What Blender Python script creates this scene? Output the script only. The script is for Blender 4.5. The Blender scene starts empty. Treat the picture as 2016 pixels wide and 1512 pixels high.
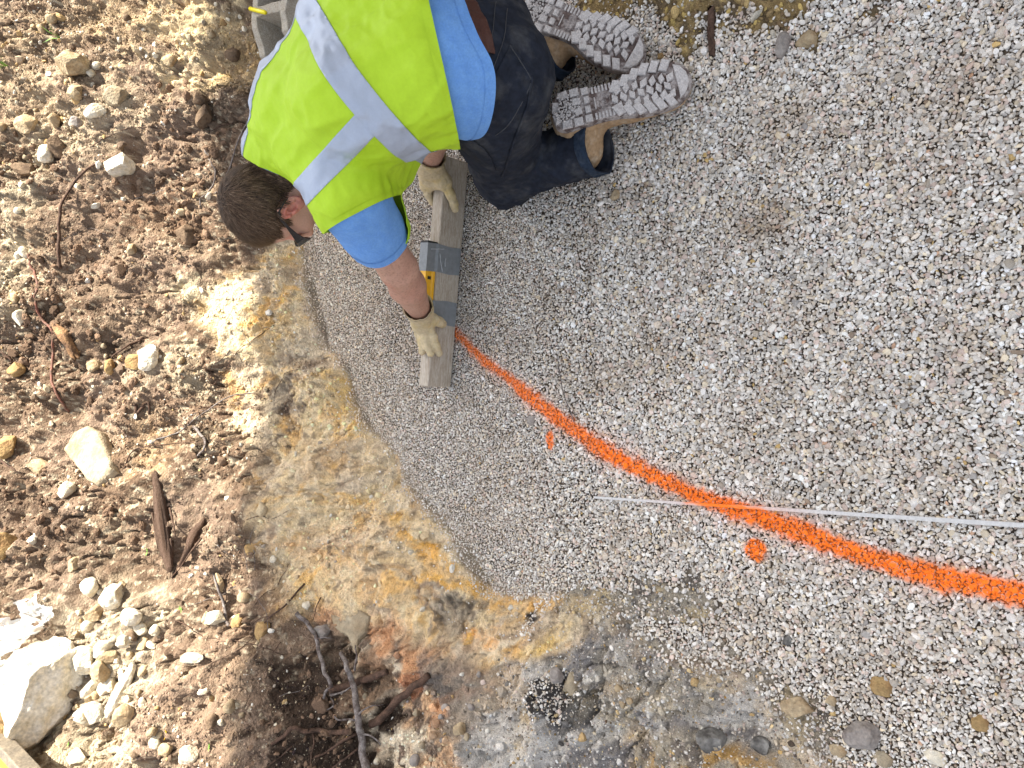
import bpy, math, numpy as np
from mathutils import Matrix, Vector
sc = bpy.context.scene
COL = sc.collection
R = math.radians
# ------------------------------------------------------------------ camera (held sideways, looking down into the pit)
FPX, CX, CY, HC, PIT = 1456.0, 1008.0, 756.0, 1.55, R(52)
SP, CP = math.sin(PIT), math.cos(PIT)
FW = np.array([0, CP, -SP]); UP = np.array([0, SP, CP]); XR = np.array([1.0, 0, 0]); CAMP = np.array([0, 0, HC])
cd = bpy.data.cameras.new('camera'); cam = bpy.data.objects.new('camera', cd); COL.objects.link(cam)
cd.sensor_width = 36; cd.lens = 26.0; cd.clip_start = 0.02; cd.clip_end = 500
M = Matrix.Identity(4)
for i in range(3):
    M[i][0] = -UP[i]; M[i][1] = XR[i]; M[i][2] = -FW[i]; M[i][3] = CAMP[i]
cam.matrix_world = M; sc.camera = cam
# ------------------------------------------------------------------ light
SUN = np.array([.60, .20, .77]); SUN /= np.linalg.norm(SUN)
w = bpy.data.worlds.new('World'); sc.world = w; w.use_nodes = True
nt = w.node_tree; bg = nt.nodes['Background']; sky = nt.nodes.new('ShaderNodeTexSky'); sky.sky_type = 'NISHITA'
sky.sun_disc = False; sky.sun_elevation = math.asin(SUN[2]); sky.sun_rotation = math.atan2(SUN[0], SUN[1])
sky.air_density = 1.0; sky.dust_density = 3.5; sky.ozone_density = 0.6
hs = nt.nodes.new('ShaderNodeHueSaturation'); hs.inputs['Saturation'].default_value = .42; nt.links.new(sky.outputs[0], hs.inputs['Color']); nt.links.new(hs.outputs[0], bg.inputs[0]); bg.inputs[1].default_value = 0.13
sl = bpy.data.lights.new('sun', 'SUN'); sl.energy = 4.9; sl.angle = R(0.53); sl.color = (1, .94, .82)
so = bpy.data.objects.new('sun', sl); COL.objects.link(so)
so.rotation_euler = Vector(SUN).to_track_quat('Z', 'Y').to_euler()
sc.view_settings.view_transform = 'Standard'; sc.view_settings.look = 'None'; sc.view_settings.gamma = 1
sc.view_settings.exposure = 1.72
sc.cycles.max_bounces = 6; sc.cycles.diffuse_bounces = 3; sc.cycles.use_denoising = True
# ------------------------------------------------------------------ small maths
rng = np.random.default_rng(7)
def nrm(a):
    a = np.asarray(a, float); return a / np.maximum(np.linalg.norm(a, axis=-1, keepdims=True), 1e-12)
def ray(u, v):
    return FW + (CX - u) / FPX * UP + (CY - v) / FPX * XR
def P(u, v, z=0.0):
    d = ray(u, v); return CAMP + d * ((z - HC) / d[2])
def sst(a, b, x):
    t = np.clip((x - a) / (b - a), 0, 1); return t * t * (3 - 2 * t)
_G = nrm(np.random.default_rng(1).normal(size=(256, 3))).astype(np.float32); _PM = np.random.default_rng(2).permutation(256)
_PM = np.concatenate([_PM, _PM, _PM])
def pn(p, f=1.0, seed=0):
    """gradient noise, roughly -1..1"""
    q = np.asarray(p, np.float32) * np.float32(f) + np.float32(seed * 17.31 + 100.5)
    i = np.floor(q).astype(np.int32); r = q - i; i &= 255
    w_ = r * r * r * (r * (r * 6 - 15) + 10); out = 0
    for dx in (0, 1):
        wx = w_[..., 0] if dx else 1 - w_[..., 0]
        a = _PM[(i[..., 0] + dx) & 255]
        for dy in (0, 1):
            wy = w_[..., 1] if dy else 1 - w_[..., 1]
            b = _PM[a + ((i[..., 1] + dy) & 255)]
            for dz in (0, 1):
                wz = w_[..., 2] if dz else 1 - w_[..., 2]
                g = _G[_PM[b + ((i[..., 2] + dz) & 255)]]
                out = out + wx * wy * wz * (g[..., 0] * (r[..., 0] - dx) + g[..., 1] * (r[..., 1] - dy) + g[..., 2] * (r[..., 2] - dz))
    return out * 1.5
def fbm(p, f, n=4, seed=0, g=.5, l=2.03):
    o = 0; a = 1.0
    for k in range(n):
        o = o + a * pn(p, f, seed + k); f *= l; a *= g
    return o
def xyz(x, y, z=None):
    z = np.zeros_like(x) if z is None else z
    return np.stack([x, y, z], -1)
def polysdf(poly, x, y):
    """signed distance, positive outside"""
    d = np.full(x.shape, 1e9); inside = np.zeros(x.shape, bool); n = len(poly)
    for i in range(n):
        ax, ay = poly[i]; bx, by = poly[(i + 1) % n]; ex, ey = bx - ax, by - ay
        t = np.clip(((x - ax) * ex + (y - ay) * ey) / (ex * ex + ey * ey + 1e-12), 0, 1)
        d = np.minimum(d, (x - ax - t * ex) ** 2 + (y - ay - t * ey) ** 2)
        c = ((ay > y) != (by > y)) & (x < (bx - ax) * (y - ay) / (by - ay + 1e-15) + ax); inside ^= c
    d = np.sqrt(d); return np.where(inside, -d, d)
def linedist(pts, x, y):
    d = np.full(x.shape, 1e9); s = np.zeros(x.shape); L = 0
    for (ax, ay), (bx, by) in zip(pts[:-1], pts[1:]):
        ex, ey = bx - ax, by - ay; t = np.clip(((x - ax) * ex + (y - ay) * ey) / (ex * ex + ey * ey), 0, 1)
        q = np.hypot(x - ax - t * ex, y - ay - t * ey); m = q < d; l = math.hypot(ex, ey)
        d = np.where(m, q, d); s = np.where(m, L + t * l, s); L += l
    return d, s
# ------------------------------------------------------------------ mesh helpers
def mesh(name, V, F, mat=None, parent=None, smooth=True, col=None, attrs=None, uniform=None):
    me = bpy.data.meshes.new(name); V = np.asarray(V, np.float32)
    if uniform:
        F = np.asarray(F, np.int32); n = F.shape[1]; m = len(F)
        me.vertices.add(len(V)); me.vertices.foreach_set('co', V.ravel())
        me.loops.add(m * n); me.loops.foreach_set('vertex_index', F.ravel())
        me.polygons.add(m); me.polygons.foreach_set('loop_start', np.arange(0, m * n, n, dtype=np.int32))
        me.update(calc_edges=True); me.validate()
    else:
        me.from_pydata([tuple(map(float, v)) for v in V], [], [tuple(int(i) for i in f) for f in F])
    me.polygons.foreach_set('use_smooth', np.full(len(me.polygons), bool(smooth)))
    if col is not None and len(me.vertices) == len(col):
        a = me.color_attributes.new('Col', 'FLOAT_COLOR', 'POINT'); c = np.ones((len(V), 4), np.float32); c[:, :3] = col
        a.data.foreach_set('color', c.ravel())
    for k, val in (attrs or {}).items():
        a = me.attributes.new(k, 'FLOAT', 'POINT'); a.data.foreach_set('value', np.asarray(val, np.float32))
    me.update()
    o = bpy.data.objects.new(name, me); COL.objects.link(o)
    if mat: me.materials.append(mat)
    if parent: o.parent = parent
    return o
def tag(o, label=None, cat=None, group=None, kind=None):
    if label: o['label'] = label
    if cat: o['category'] = cat
    if group: o['group'] = group
    if kind: o['kind'] = kind
    return o
def empty(name, loc=(0, 0, 0)):
    o = bpy.data.objects.new(name, None); COL.objects.link(o); o.location = loc; o.empty_display_size = .05; return o
def reparent(ch, par):
    ch.parent = par; ch.matrix_parent_inverse = Matrix.Translation(-Vector(par.location)); return ch
def normals(V, T):
    a, b, c = V[T[:, 0]], V[T[:, 1]], V[T[:, 2]]; n = np.cross(b - a, c - a); N = np.zeros_like(V)
    for k in range(3):
        for j in range(3): N[:, j] += np.bincount(T[:, k], n[:, j], minlength=len(V))
    return nrm(N)
_t = (1 + 5 ** .5) / 2
def ico(sub):
    V = [(-1, _t, 0), (1, _t, 0), (-1, -_t, 0), (1, -_t, 0), (0, -1, _t), (0, 1, _t), (0, -1, -_t), (0, 1, -_t), (_t, 0, -1), (_t, 0, 1), (-_t, 0, -1), (-_t, 0, 1)]
    F = [(0, 11, 5), (0, 5, 1), (0, 1, 7), (0, 7, 10), (0, 10, 11), (1, 5, 9), (5, 11, 4), (11, 10, 2), (10, 7, 6), (7, 1, 8), (3, 9, 4), (3, 4, 2), (3, 2, 6), (3, 6, 8), (3, 8, 9), (4, 9, 5), (2, 4, 11), (6, 2, 10), (8, 6, 7), (9, 8, 1)]
    V = [np.array(v) / np.linalg.norm(v) for v in V]
    for _ in range(sub):
        mid = {}; G = []
        def md(a, b):
            k = (min(a, b), max(a, b))
            if k not in mid: m = V[a] + V[b]; V.append(m / np.linalg.norm(m)); mid[k] = len(V) - 1
            return mid[k]
        for a, b, c in F:
            x, y, z = md(a, b), md(b, c), md(c, a); G += [(a, x, z), (b, y, x), (c, z, y), (x, y, z)]
        F = G
    return np.array(V), np.array(F)
ICO = {k: ico(k) for k in range(0, 5)}
def boulder(seed, sub=3, cuts=9, rough=.05, depth=(.55, .85)):
    r = np.random.default_rng(seed); V, F = ICO[sub]; V = V.copy()
    for _ in range(cuts):
        n = nrm(r.normal(size=3)); d = r.uniform(*depth); s = V @ n; m = s > d; V[m] -= np.outer(s[m] - d, n) * .93
    V *= 1 + rough * fbm(V, 2.2, 4, seed % 50)[:, None]
    return V, F
def rotm(r):
    q = r.normal(size=4); q /= np.linalg.norm(q); a, b, c, d = q
    return np.array([[1 - 2 * (c * c + d * d), 2 * (b * c - a * d), 2 * (b * d + a * c)], [2 * (b * c + a * d), 1 - 2 * (b * b + d * d), 2 * (c * d - a * b)], [2 * (b * d - a * c), 2 * (c * d + a * b), 1 - 2 * (b * b + c * c)]])
# ------------------------------------------------------------------ materials
def mat(name, col=(.5, .5, .5), rough=.8, vcol=False, var=.25, vscale=30, bump=.3, bscale=120, bdist=.002, col2=None, spec=.3, sss=0, ramp=(.35, .65), metal=0, stretch=None, extra=None):
    m = bpy.data.materials.new(name); m.use_nodes = True; t = m.node_tree; b = t.nodes['Principled BSDF']; L = t.links.new
    N = t.nodes.new; tc = N('ShaderNodeTexCoord'); src = tc.outputs['Object']
    if stretch:
        mp = N('ShaderNodeMapping'); mp.inputs['Scale'].default_value = stretch[0]; mp.inputs['Rotation'].default_value = stretch[1]
        L(src, mp.inputs[0]); src = mp.outputs[0]
    n1 = N('ShaderNodeTexNoise'); n1.inputs['Scale'].default_value = vscale; n1.inputs['Detail'].default_value = 6; n1.inputs['Roughness'].default_value = .62
    L(src, n1.inputs['Vector'])
    if vcol:
        a = N('ShaderNodeVertexColor'); a.layer_name = 'Col'; base = a.outputs[0]
    else:
        a = N('ShaderNodeRGB'); a.outputs[0].default_value = (*col, 1); base = a.outputs[0]
    if col2 is not None:
        rp = N('ShaderNodeMapRange'); rp.inputs[1].default_value = ramp[0]; rp.inputs[2].default_value = ramp[1]; L(n1.outputs[0], rp.inputs[0])
        mx = N('ShaderNodeMix'); mx.data_type = 'RGBA'; L(rp.outputs[0], mx.inputs[0]); L(base, mx.inputs[6]); mx.inputs[7].default_value = (*col2, 1); base = mx.outputs[2]
    mr = N('ShaderNodeMapRange'); mr.inputs[1].default_value = .3; mr.inputs[2].default_value = .7; mr.inputs[3].default_value = 1 - var; mr.inputs[4].default_value = 1 + var
    n3 = N('ShaderNodeTexNoise'); n3.inputs['Scale'].default_value = vscale * 4.7; n3.inputs['Detail'].default_value = 4; L(src, n3.inputs['Vector'])
    L(n3.outputs[0], mr.inputs[0])
    vm = N('ShaderNodeVectorMath'); vm.operation = 'SCALE'; L(base, vm.inputs[0]); L(mr.outputs[0], vm.inputs[3]); L(vm.outputs[0], b.inputs['Base Color'])
    n2 = N('ShaderNodeTexNoise'); n2.inputs['Scale'].default_value = bscale; n2.inputs['Detail'].default_value = 5; L(src, n2.inputs['Vector'])
    bp = N('ShaderNodeBump'); bp.inputs['Strength'].default_value = bump; bp.inputs['Distance'].default_value = bdist; L(n2.outputs[0], bp.inputs['Height']); L(bp.outputs[0], b.inputs['Normal'])
    b.inputs['Roughness'].default_value = rough; b.inputs['Specular IOR Level'].default_value = spec; b.inputs['Metallic'].default_value = metal
    if sss:
        b.inputs['Subsurface Weight'].default_value = sss; b.inputs['Subsurface Radius'].default_value = (1, .35, .2); b.inputs['Subsurface Scale'].default_value = .006
    return m
M_TER = mat('bank_earth', vcol=True, rough=.95, var=.42, vscale=150, bump=1, bscale=170, bdist=.008, spec=.1, col2=(.44, .37, .265), ramp=(.62, .68))
M_PEB = mat('gravel_stone', vcol=True, rough=.7, var=.16, vscale=160, bump=.3, bscale=500, bdist=.0008, spec=.3)
M_RUB = mat('rubble_stone', vcol=True, rough=.92, var=.3, vscale=90, bump=.7, bscale=300, bdist=.002, spec=.12)
def rockmat(name, c, c2, s=22): return mat(name, c, .9, var=.25, vscale=s, bump=.9, bscale=140, bdist=.005, col2=c2, spec=.15)
M_ROCK = {'bright': rockmat('limestone_bright', (.72, .68, .60), (.58, .50, .36)), 'white': rockmat('limestone_white', (.70, .66, .56), (.50, .42, .28)), 'cream': rockmat('limestone_cream', (.46, .37, .24), (.26, .18, .10)),
          'ochre': rockmat('limestone_ochre', (.42, .29, .13), (.22, .13, .06)), 'brown': rockmat('stone_brown', (.20, .14, .09), (.09, .06, .04)),
          'grey': rockmat('stone_grey', (.33, .30, .27), (.20, .17, .15)), 'dark': rockmat('stone_dark', (.07, .065, .06), (.25, .24, .22)),
          'slab': rockmat('limestone_slab', (.40, .34, .24), (.25, .19, .12), 14)}
M_ROOT = mat('root_bark', (.11, .065, .045), .85, var=.35, vscale=60, bump=.8, bscale=200, bdist=.002, col2=(.045, .028, .02), spec=.2)
M_ROOTR = mat('root_red', (.20, .075, .05), .7, var=.3, vscale=60, bump=.5, bscale=200, col2=(.10, .06, .04), spec=.3)
M_TWIG = mat('twig_grey', (.24, .215, .20), .8, var=.3, vscale=70, bump=.8, bscale=250, bdist=.0015, col2=(.065, .045, .038), spec=.2)
M_WOOD = mat('weathered_log', (.20, .135, .10), .9, var=.4, vscale=30, bump=1, bscale=60, bdist=.006, col2=(.08, .045, .03), stretch=((1.5, 18, 18), (0, 0, 0)), spec=.15)
# ------------------------------------------------------------------ terrain heights
BPX = [(570, -420), (580, -60), (590, 20), (596, 300), (596, 430), (602, 520), (625, 600), (648, 680), (690, 722), (703, 790), (740, 850), (782, 890), (800, 950), (850, 1000), (900, 1060),
       (935, 1110), (975, 1160), (1000, 1168), (1090, 1165), (1180, 1172), (1222, 1200), (1245, 1245), (1330, 1288), (1430, 1300), (1500, 1345), (1535, 1410), (1575, 1455), (1640, 1500), (1720, 1570), (1850, 1680), (2050, 1850)]
BW = [tuple(P(u, v)[:2]) for u, v in BPX]
GPOLY = BW + [(-1.2, -1.2), (1.6, -1.2), (1.9, 1.2)]
def slope_f(x, y):
    s = .22 + .78 * sst(.35, 1.5, y)
    return s * (1 - .6 * sst(1.1, 1.9, x) * (1 - sst(1.9, 2.3, y)))
def bumpat(x, y, cx, cy, r, h):
    q = np.hypot(x - cx, y - cy) / r; return h * np.exp(-q * q * 1.5)
_B = []
def H(x, y, fine=False):
    x = np.asarray(x, float); y = np.asarray(y, float); p = xyz(x, y)
    d0 = polysdf(GPOLY, x, y)
    d = d0 + .028 * fbm(p, 7, 3, 3) * sst(-.25, .1, d0)
    dp = np.maximum(d, 0); s = slope_f(x, y)
    h = s * (.60 * dp + .085 * (1 - np.exp(-dp / .07)))
    h = 1.02 - np.logaddexp(0, (1.02 - h) * 9) / 9 + .0 if False else np.where(h > .85, .85 + .25 * (1 - np.exp(-(h - .85) / .25)), h)
    o = sst(0, .22, dp)
    h = h + o * (.070 * fbm(p, 2.3, 3, 11) + .03 * fbm(p, 8, 2, 15) * sst(.1, .4, dp))
    h = h + .006 * fbm(p, 3.5, 2, 19) * (1 - o) - .012 * sst(0, -.12, d0) * 0
    for b in _B: h = h + bumpat(x, y, *b)
    return h
def hit(u, v, dz=0.0):
    dr = ray(u, v); t = np.arange(.9, 7, .006); q = CAMP + t[:, None] * dr; hh = H(q[:, 0], q[:, 1]) + dz
    k = np.argmax(q[:, 2] <= hh)
    if q[k, 2] > hh[k]: k = len(t) - 1
    if k > 0:
        a = q[k - 1, 2] - hh[k - 1]; b = hh[k] - q[k, 2]; f = a / (a + b + 1e-9); return q[k - 1] * (1 - f) + q[k] * f
    return q[k]
_q = P(1370, -30); _B.append((_q[0] + .03, _q[1] + .02, .16, .05))
_q = P(1290, -60); _B.append((_q[0] + .05, _q[1], .12, .04))
_q = P(1330, 1330); _B.append((_q[0], _q[1], .13, .03))
def grid_axis(lo, hi, step, far):
    a = np.arange(lo, hi + step / 2, step); up = []; g = step; p_ = a[-1]
    while p_ < far: g *= 1.16; p_ += g; up.append(p_)
    dn = []; g = step; p_ = a[0]
    while p_ > -far: g *= 1.16; p_ -= g; dn.append(p_)
    return np.array(dn[::-1] + list(a) + up)
gx = grid_axis(-1.70, 1.65, .0041, 70); gy = grid_axis(.45, 3.25, .0041, 70)
GX, GY = np.meshgrid(gx, gy, indexing='ij'); X, Y = GX.ravel(), GY.ravel()
Z = H(X, Y); P3 = xyz(X, Y, Z); D = polysdf(GPOLY, X, Y)
def blob(u, v, ru, rv, ang=0, soft=.22, nz=.95, f=11, seed=5):
    """soft irregular patch lying on the ground at a measured place"""
    c = hit(u, v); a = R(ang); e1 = hit(u + ru * math.cos(a), v + ru * math.sin(a)) - c; e2 = hit(u - rv * math.sin(a), v + rv * math.cos(a)) - c
    A = np.array([[e1[0], e2[0]], [e1[1], e2[1]]]); A = np.linalg.inv(A)
    out = np.zeros(len(X)); r_ = 2.2 * max(np.hypot(*e1[:2]), np.hypot(*e2[:2])); m = (abs(X - c[0]) < r_) & (abs(Y - c[1]) < r_)
    dx, dy = X[m] - c[0], Y[m] - c[1]; q = np.hypot(A[0, 0] * dx + A[0, 1] * dy, A[1, 0] * dx + A[1, 1] * dy)
    q = q + nz * fbm(P3[m], f, 5, seed + int(u) % 7, g=.62); out[m] = 1 - sst(1 - soft, 1 + soft, q); return out
def region(pts, soft=.03, nz=.05, seed=31):
    poly = [tuple(hit(u, v)[:2]) for u, v in pts]; s = polysdf(poly, X, Y) + nz * fbm(P3, 6, 4, seed); return 1 - sst(-soft, soft, s)
OUT = sst(-.004, .012, D)
rockm = region([(400, 600), (470, 540), (596, 400), (700, 520), (900, 900), (1000, 1168), (1230, 1150), (1240, 1260), (1000, 1320), (860, 1330), (800, 1260), (700, 1300), (620, 1200), (560, 1160), (530, 1070), (500, 960), (535, 860), (480, 790), (420, 700)]) * OUT
tanm = region([(650, 1210), (780, 1230), (860, 1300), (1020, 1330), (1030, 1400), (1000, 1560), (760, 1580), (720, 1450), (700, 1330)], .03, .05, 37) * OUT
greym = region([(1000, 1290), (1240, 1230), (1330, 1280), (1450, 1295), (1540, 1350), (1600, 1450), (1720, 1570), (1900, 1720), (1400, 1700), (900, 1640), (960, 1400)], .03, .05, 41) * OUT
wp = P3 + .10 * np.stack([fbm(P3, 3, 3, 90), fbm(P3, 3, 3, 94), fbm(P3, 3, 3, 97)], -1)
# fine relief: clods on soil, ledges on rock
soilm = np.clip(1 - rockm - .6 * tanm, 0, 1) * OUT
n_md = fbm(P3, 16, 3, 51); n_fi = fbm(P3, 48, 3, 55); rg = 1 - np.abs(fbm(P3, 11, 3, 58)) * 2
Z = Z + soilm * sst(0, .08, D) * (.021 * n_md + .009 * n_fi - .034 * sst(.72, .98, rg) * sst(-.1, .3, fbm(P3, 3, 2, 60)))
st = fbm(P3 * np.array([1.3, .6, 1]), 7, 3, 61)
Z = Z + (rockm + .8 * tanm + .8 * greym) * sst(0, .05, D) * (.020 * (np.floor(st * 4 + .5 * n_fi) / 4) + .006 * n_fi + .006 * n_md - .010 * sst(.86, .99, 1 - np.abs(fbm(wp, 6, 3, 68)) * 2) )
Z = Z - .006 * (1 - OUT)
lump = sst(.25, .6, fbm(P3, 22, 2, 65)); Z = Z + soilm * .008 * lump
# ---------------- colours (albedo)
def mixc(c, k, m): return c * (1 - m[:, None]) + np.asarray(k) * m[:, None]
n1 = fbm(P3, 3, 4, 71); n2 = fbm(P3, 12, 4, 75); n3 = fbm(P3, 60, 3, 79); n4 = fbm(P3, 25, 4, 83)
C = np.tile(np.array([.205, .145, .104]), (len(X), 1))
C = mixc(C, (.12, .078, .050), sst(-.2, .35, n1) * .8); C = mixc(C, (.27, .20, .135), sst(.05, .5, n2) * .5)
C = mixc(C, (.07, .045, .030), sst(.15, .55, -n4) * .5)
C = mixc(C, (.46, .39, .28), sst(.38, .56, n3 + .2 * n1) * .8)
# crumbly pale zones upper-left, left edge and lower left
for b, k, a in [((400, 60, 130, 90), (.66, .53, .32), 1.0), ((300, 30, 120, 60), (.45, .33, .19), .6), ((470, 110, 60, 60), (.50, .34, .15), .8), ((150, 30, 110, 60), (.25, .19, .13), .5),
                ((60, 180, 110, 100), (.40, .31, .20), .55), ((180, 230, 120, 60), (.42, .35, .24), .45), ((10, 420, 45, 150), (.46, .39, .27), .7), ((20, 560, 40, 90), (.46, .39, .27), .5), ((440, 590, 110, 40), (.62, .54, .36), .8),
                ((330, 720, 60, 45), (.42, .35, .24), .6), ((300, 880, 60, 40), (.45, .30, .16), .4), ((510, 1010, 80, 30), (.36, .27, .17), .6), ((570, 1180, 70, 50), (.46, .30, .15), .6), ((190, 1300, 100, 140), (.52, .45, .33), .6), ((250, 1200, 90, 60), (.45, .38, .27), .5),
                ((150, 1480, 130, 50), (.50, .42, .29), .7), ((60, 1000, 70, 60), (.06, .04, .028), .7), ((130, 1060, 60, 60), (.075, .05, .034), .7), ((200, 600, 110, 60), (.10, .068, .045), .5), ((160, 450, 90, 60), (.11, .075, .05), .5), ((320, 420, 70, 50), (.13, .075, .045), .6), ((440, 200, 50, 110), (.14, .11, .085), .5), ((60, 660, 70, 60), (.075, .05, .035), .6), ((300, 1100, 110, 60), (.13, .09, .06), .5), ((480, 1350, 130, 100), (.19, .13, .085), .5), ((400, 1000, 50, 90), (.09, .065, .05), .6)]:
    C = mixc(C, k, blob(*b, soft=.5) * a * OUT * (.35 + .65 * sst(-.2, .25, n4)))
# rock
vein = fbm(wp * np.array([1, .45, 1]), 12, 4, 101); ve2 = fbm(wp, 6, 4, 105)
RC = np.tile(np.array([.36, .29, .185]), (len(X), 1))
RC = mixc(RC, (.29, .245, .19), sst(-.1, .35, ve2)); RC = mixc(RC, (.50, .42, .27), sst(.0, .4, vein)); RC = mixc(RC, (.42, .275, .11), sst(.10, .38, fbm(wp, 9, 5, 109, g=.6)) * .8)
RC = mixc(RC, (.52, .47, .37), sst(.25, .5, fbm(wp, 20, 4, 113)) * .7); RC = mixc(RC, (.17, .13, .10), sst(.3, .55, -vein) * .6)
for b, k, a in [((520, 770, 50, 70, -15), (.060, .045, .036), 1), ((600, 708, 40, 18), (.10, .08, .065), .9), ((470, 720, 25, 40), (.12, .09, .07), .8), ((610, 670, 40, 30), (.30, .27, .22), .8), ((520, 640, 60, 60), (.40, .34, .22), .6), ((500, 620, 14, 40), (.50, .28, .06), .8), ((560, 600, 22, 50), (.48, .30, .08), .7), ((520, 650, 12, 60), (.48, .28, .07), .7), ((690, 790, 24, 40), (.50, .35, .12), .8), ((460, 760, 10, 30), (.50, .27, .05), .8),
                ((760, 1030, 60, 30, 40), (.46, .28, .07), .8), ((850, 1100, 70, 16, 30), (.48, .27, .05), .9), ((900, 1150, 90, 20, 10), (.50, .29, .06), .85), ((1020, 1185, 60, 14, 5), (.46, .28, .09), .8), ((900, 1040, 70, 18, 50), (.46, .41, .30), .7), ((900, 1090, 60, 14, 20), (.50, .45, .33), .7), ((640, 1080, 80, 40, 20), (.44, .30, .17), .7), ((590, 1020, 80, 30), (.46, .36, .22), .6), ((700, 1060, 60, 40), (.40, .33, .25), .6), ((760, 940, 50, 30), (.24, .20, .16), .6), ((640, 930, 80, 20, 10), (.27, .22, .17), .6), ((840, 1170, 30, 16), (.11, .09, .08), .9), ((895, 1190, 36, 22), (.05, .045, .04), 1), ((880, 1240, 40, 30, 40), (.15, .135, .12), .9), ((910, 1220, 24, 40), (.06, .052, .045), .9), ((965, 1260, 50, 25, -5), (.44, .24, .08), .9), ((915, 1262, 14, 22), (.50, .30, .06), .9), ((1000, 1225, 30, 16, 20), (.20, .185, .165), .8), ((860, 1290, 60, 30), (.17, .15, .13), .8), ((740, 1170, 60, 30), (.40, .28, .15), .6), ((1120, 1230, 60, 30, -25), (.26, .23, .17), .8), ((1080, 1260, 60, 14, -35), (.42, .30, .10), .8), ((1160, 1190, 60, 12, 0), (.40, .31, .13), .7), ((640, 860, 80, 60), (.33, .26, .17), .4)]:
    RC = mixc(RC, np.asarray(k) * .92 + np.mean(k) * .08, blob(*b) * a * (.45 + .55 * sst(-.35, .15, n4)))
RC = mixc(RC, (.36, .33, .27), .42 * sst(-.25, .35, fbm(wp * np.array([1, .5, 1]), 26, 4, 117))); RC = mixc(RC, (.16, .13, .10), .35 * sst(.30, .5, fbm(wp * np.array([1, .4, 1]), 38, 3, 119))); RC = RC * np.array([1.80, 1.66, 1.46]); RC = RC / np.maximum(1, RC.max(1, keepdims=True) / .64); C = C * (1 - rockm[:, None]) + RC * rockm[:, None]
TC = np.tile(np.array([.36, .235, .14]), (len(X), 1)); TC = mixc(TC, (.45, .38, .28), sst(.1, .4, ve2)); TC = mixc(TC, (.13, .095, .07), sst(.1, .4, -n4)); TC = mixc(TC, (.42, .21, .10), sst(.2, .5, fbm(wp, 7, 3, 120)) * .7)
TC = TC * 1.35
for b, k, a in [((820, 1345, 30, 18), (.42, .18, .09), .8), ((900, 1330, 60, 50), (.16, .145, .13), .7), ((730, 1330, 30, 50), (.12, .085, .06), .7), ((960, 1420, 50, 40), (.20, .18, .16), .7), ((900, 1440, 60, 40), (.30, .25, .19), .6)]:
    TC = mixc(TC, k, blob(*b) * a)
C = C * (1 - tanm[:, None]) + TC * tanm[:, None]
GC = np.tile(np.array([.30, .265, .215]), (len(X), 1)); GC = mixc(GC, (.40, .34, .24), sst(0, .4, ve2)); GC = mixc(GC, (.15, .13, .115), sst(.0, .35, -vein)); GC = mixc(GC, (.42, .27, .10), sst(.2, .45, fbm(wp, 7, 3, 130)) * .7)
for b, k, a in [((1020, 1450, 14, 50, 0), (.42, .27, .07), .8), ((1230, 1480, 90, 24), (.12, .105, .095), .9), ((1100, 1380, 50, 45), (.05, .045, .042), .9), ((1060, 1480, 60, 40), (.34, .31, .26), .7)]:
    GC = mixc(GC, k, blob(*b) * a)
C = C * (1 - greym[:, None]) + (GC * .5 + GC.mean(1, keepdims=True) * .5) * 1.7 * greym[:, None]
for b, k, a in [((625, 1430, 75, 120), (.036, .024, .017), .97), ((640, 1340, 45, 55), (.060, .042, .030), .75), ((650, 1510, 80, 70), (.032, .022, .016), .95), ((400, 880, 16, 30), (.04, .03, .02), .8), ((240, 690, 30, 20), (.05, .035, .025), .8)]:  # large patches darken the bottom hollow: its shade painted into the soil colour
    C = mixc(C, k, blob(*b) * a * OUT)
ledge = region([(1250, 1452), (1330, 1425), (1440, 1450), (1540, 1500), (1640, 1600), (1250, 1640)], .012, .02, 44)
C = C * (1 - ledge[:, None]) + mixc(mixc(np.tile(np.array([.38, .33, .25]), (len(X), 1)), (.44, .27, .10), sst(.0, .35, vein)), (.2, .17, .14), sst(.2, .5, n4)) * ledge[:, None]
Z = Z + .03 * ledge
PAINT = [(885, 648), (910, 672), (940, 702), (1000, 747), (1060, 797), (1110, 832), (1170, 877), (1240, 917), (1310, 950), (1380, 980), (1440, 1000), (1500, 1020), (1600, 1060), (1700, 1098), (1780, 1120), (1850, 1138), (1950, 1160), (2080, 1188)]
PW = [tuple(P(u, v, .006)[:2]) for u, v in PAINT]
D1, D2 = P(1080, 866, .006), P(1485, 1083, .006)
def paint_parts(V):
    x, y = V[:, 0], V[:, 1]; p = xyz(x, y); n = fbm(p, 55, 2, 201); n_ = fbm(p, 9, 2, 204)
    d, s = linedist(PW, x, y); hw = .0105 + .0090 * sst(.05, .5, s) + .003 * sst(.8, 1.4, s) + .004 * n_
    a = 1 - sst(-.009, .010, d - hw + .009 * n)
    e = P(1080, 890, .006) - D1; q1 = np.hypot((x - D1[0]) / .024, (y - D1[1]) / .013); b = 1 - sst(.75, 1.25, q1 + .25 * n)
    q2 = np.hypot(x - D2[0], y - D2[1]) / .024; c = 1 - sst(.8, 1.15, q2 + .2 * n)
    halo = (.45 + .5 * n_) * np.exp(-np.maximum(d - hw, 0) / .015) * (s > .02)
    halo = np.maximum(halo, .45 * np.exp(-np.maximum(q2 - 1, 0) * 5)); halo = np.maximum(halo, .4 * np.exp(-np.maximum(q1 - 1, 0) * 5))
    return a, b, c, np.clip(halo, 0, 1)
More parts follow.
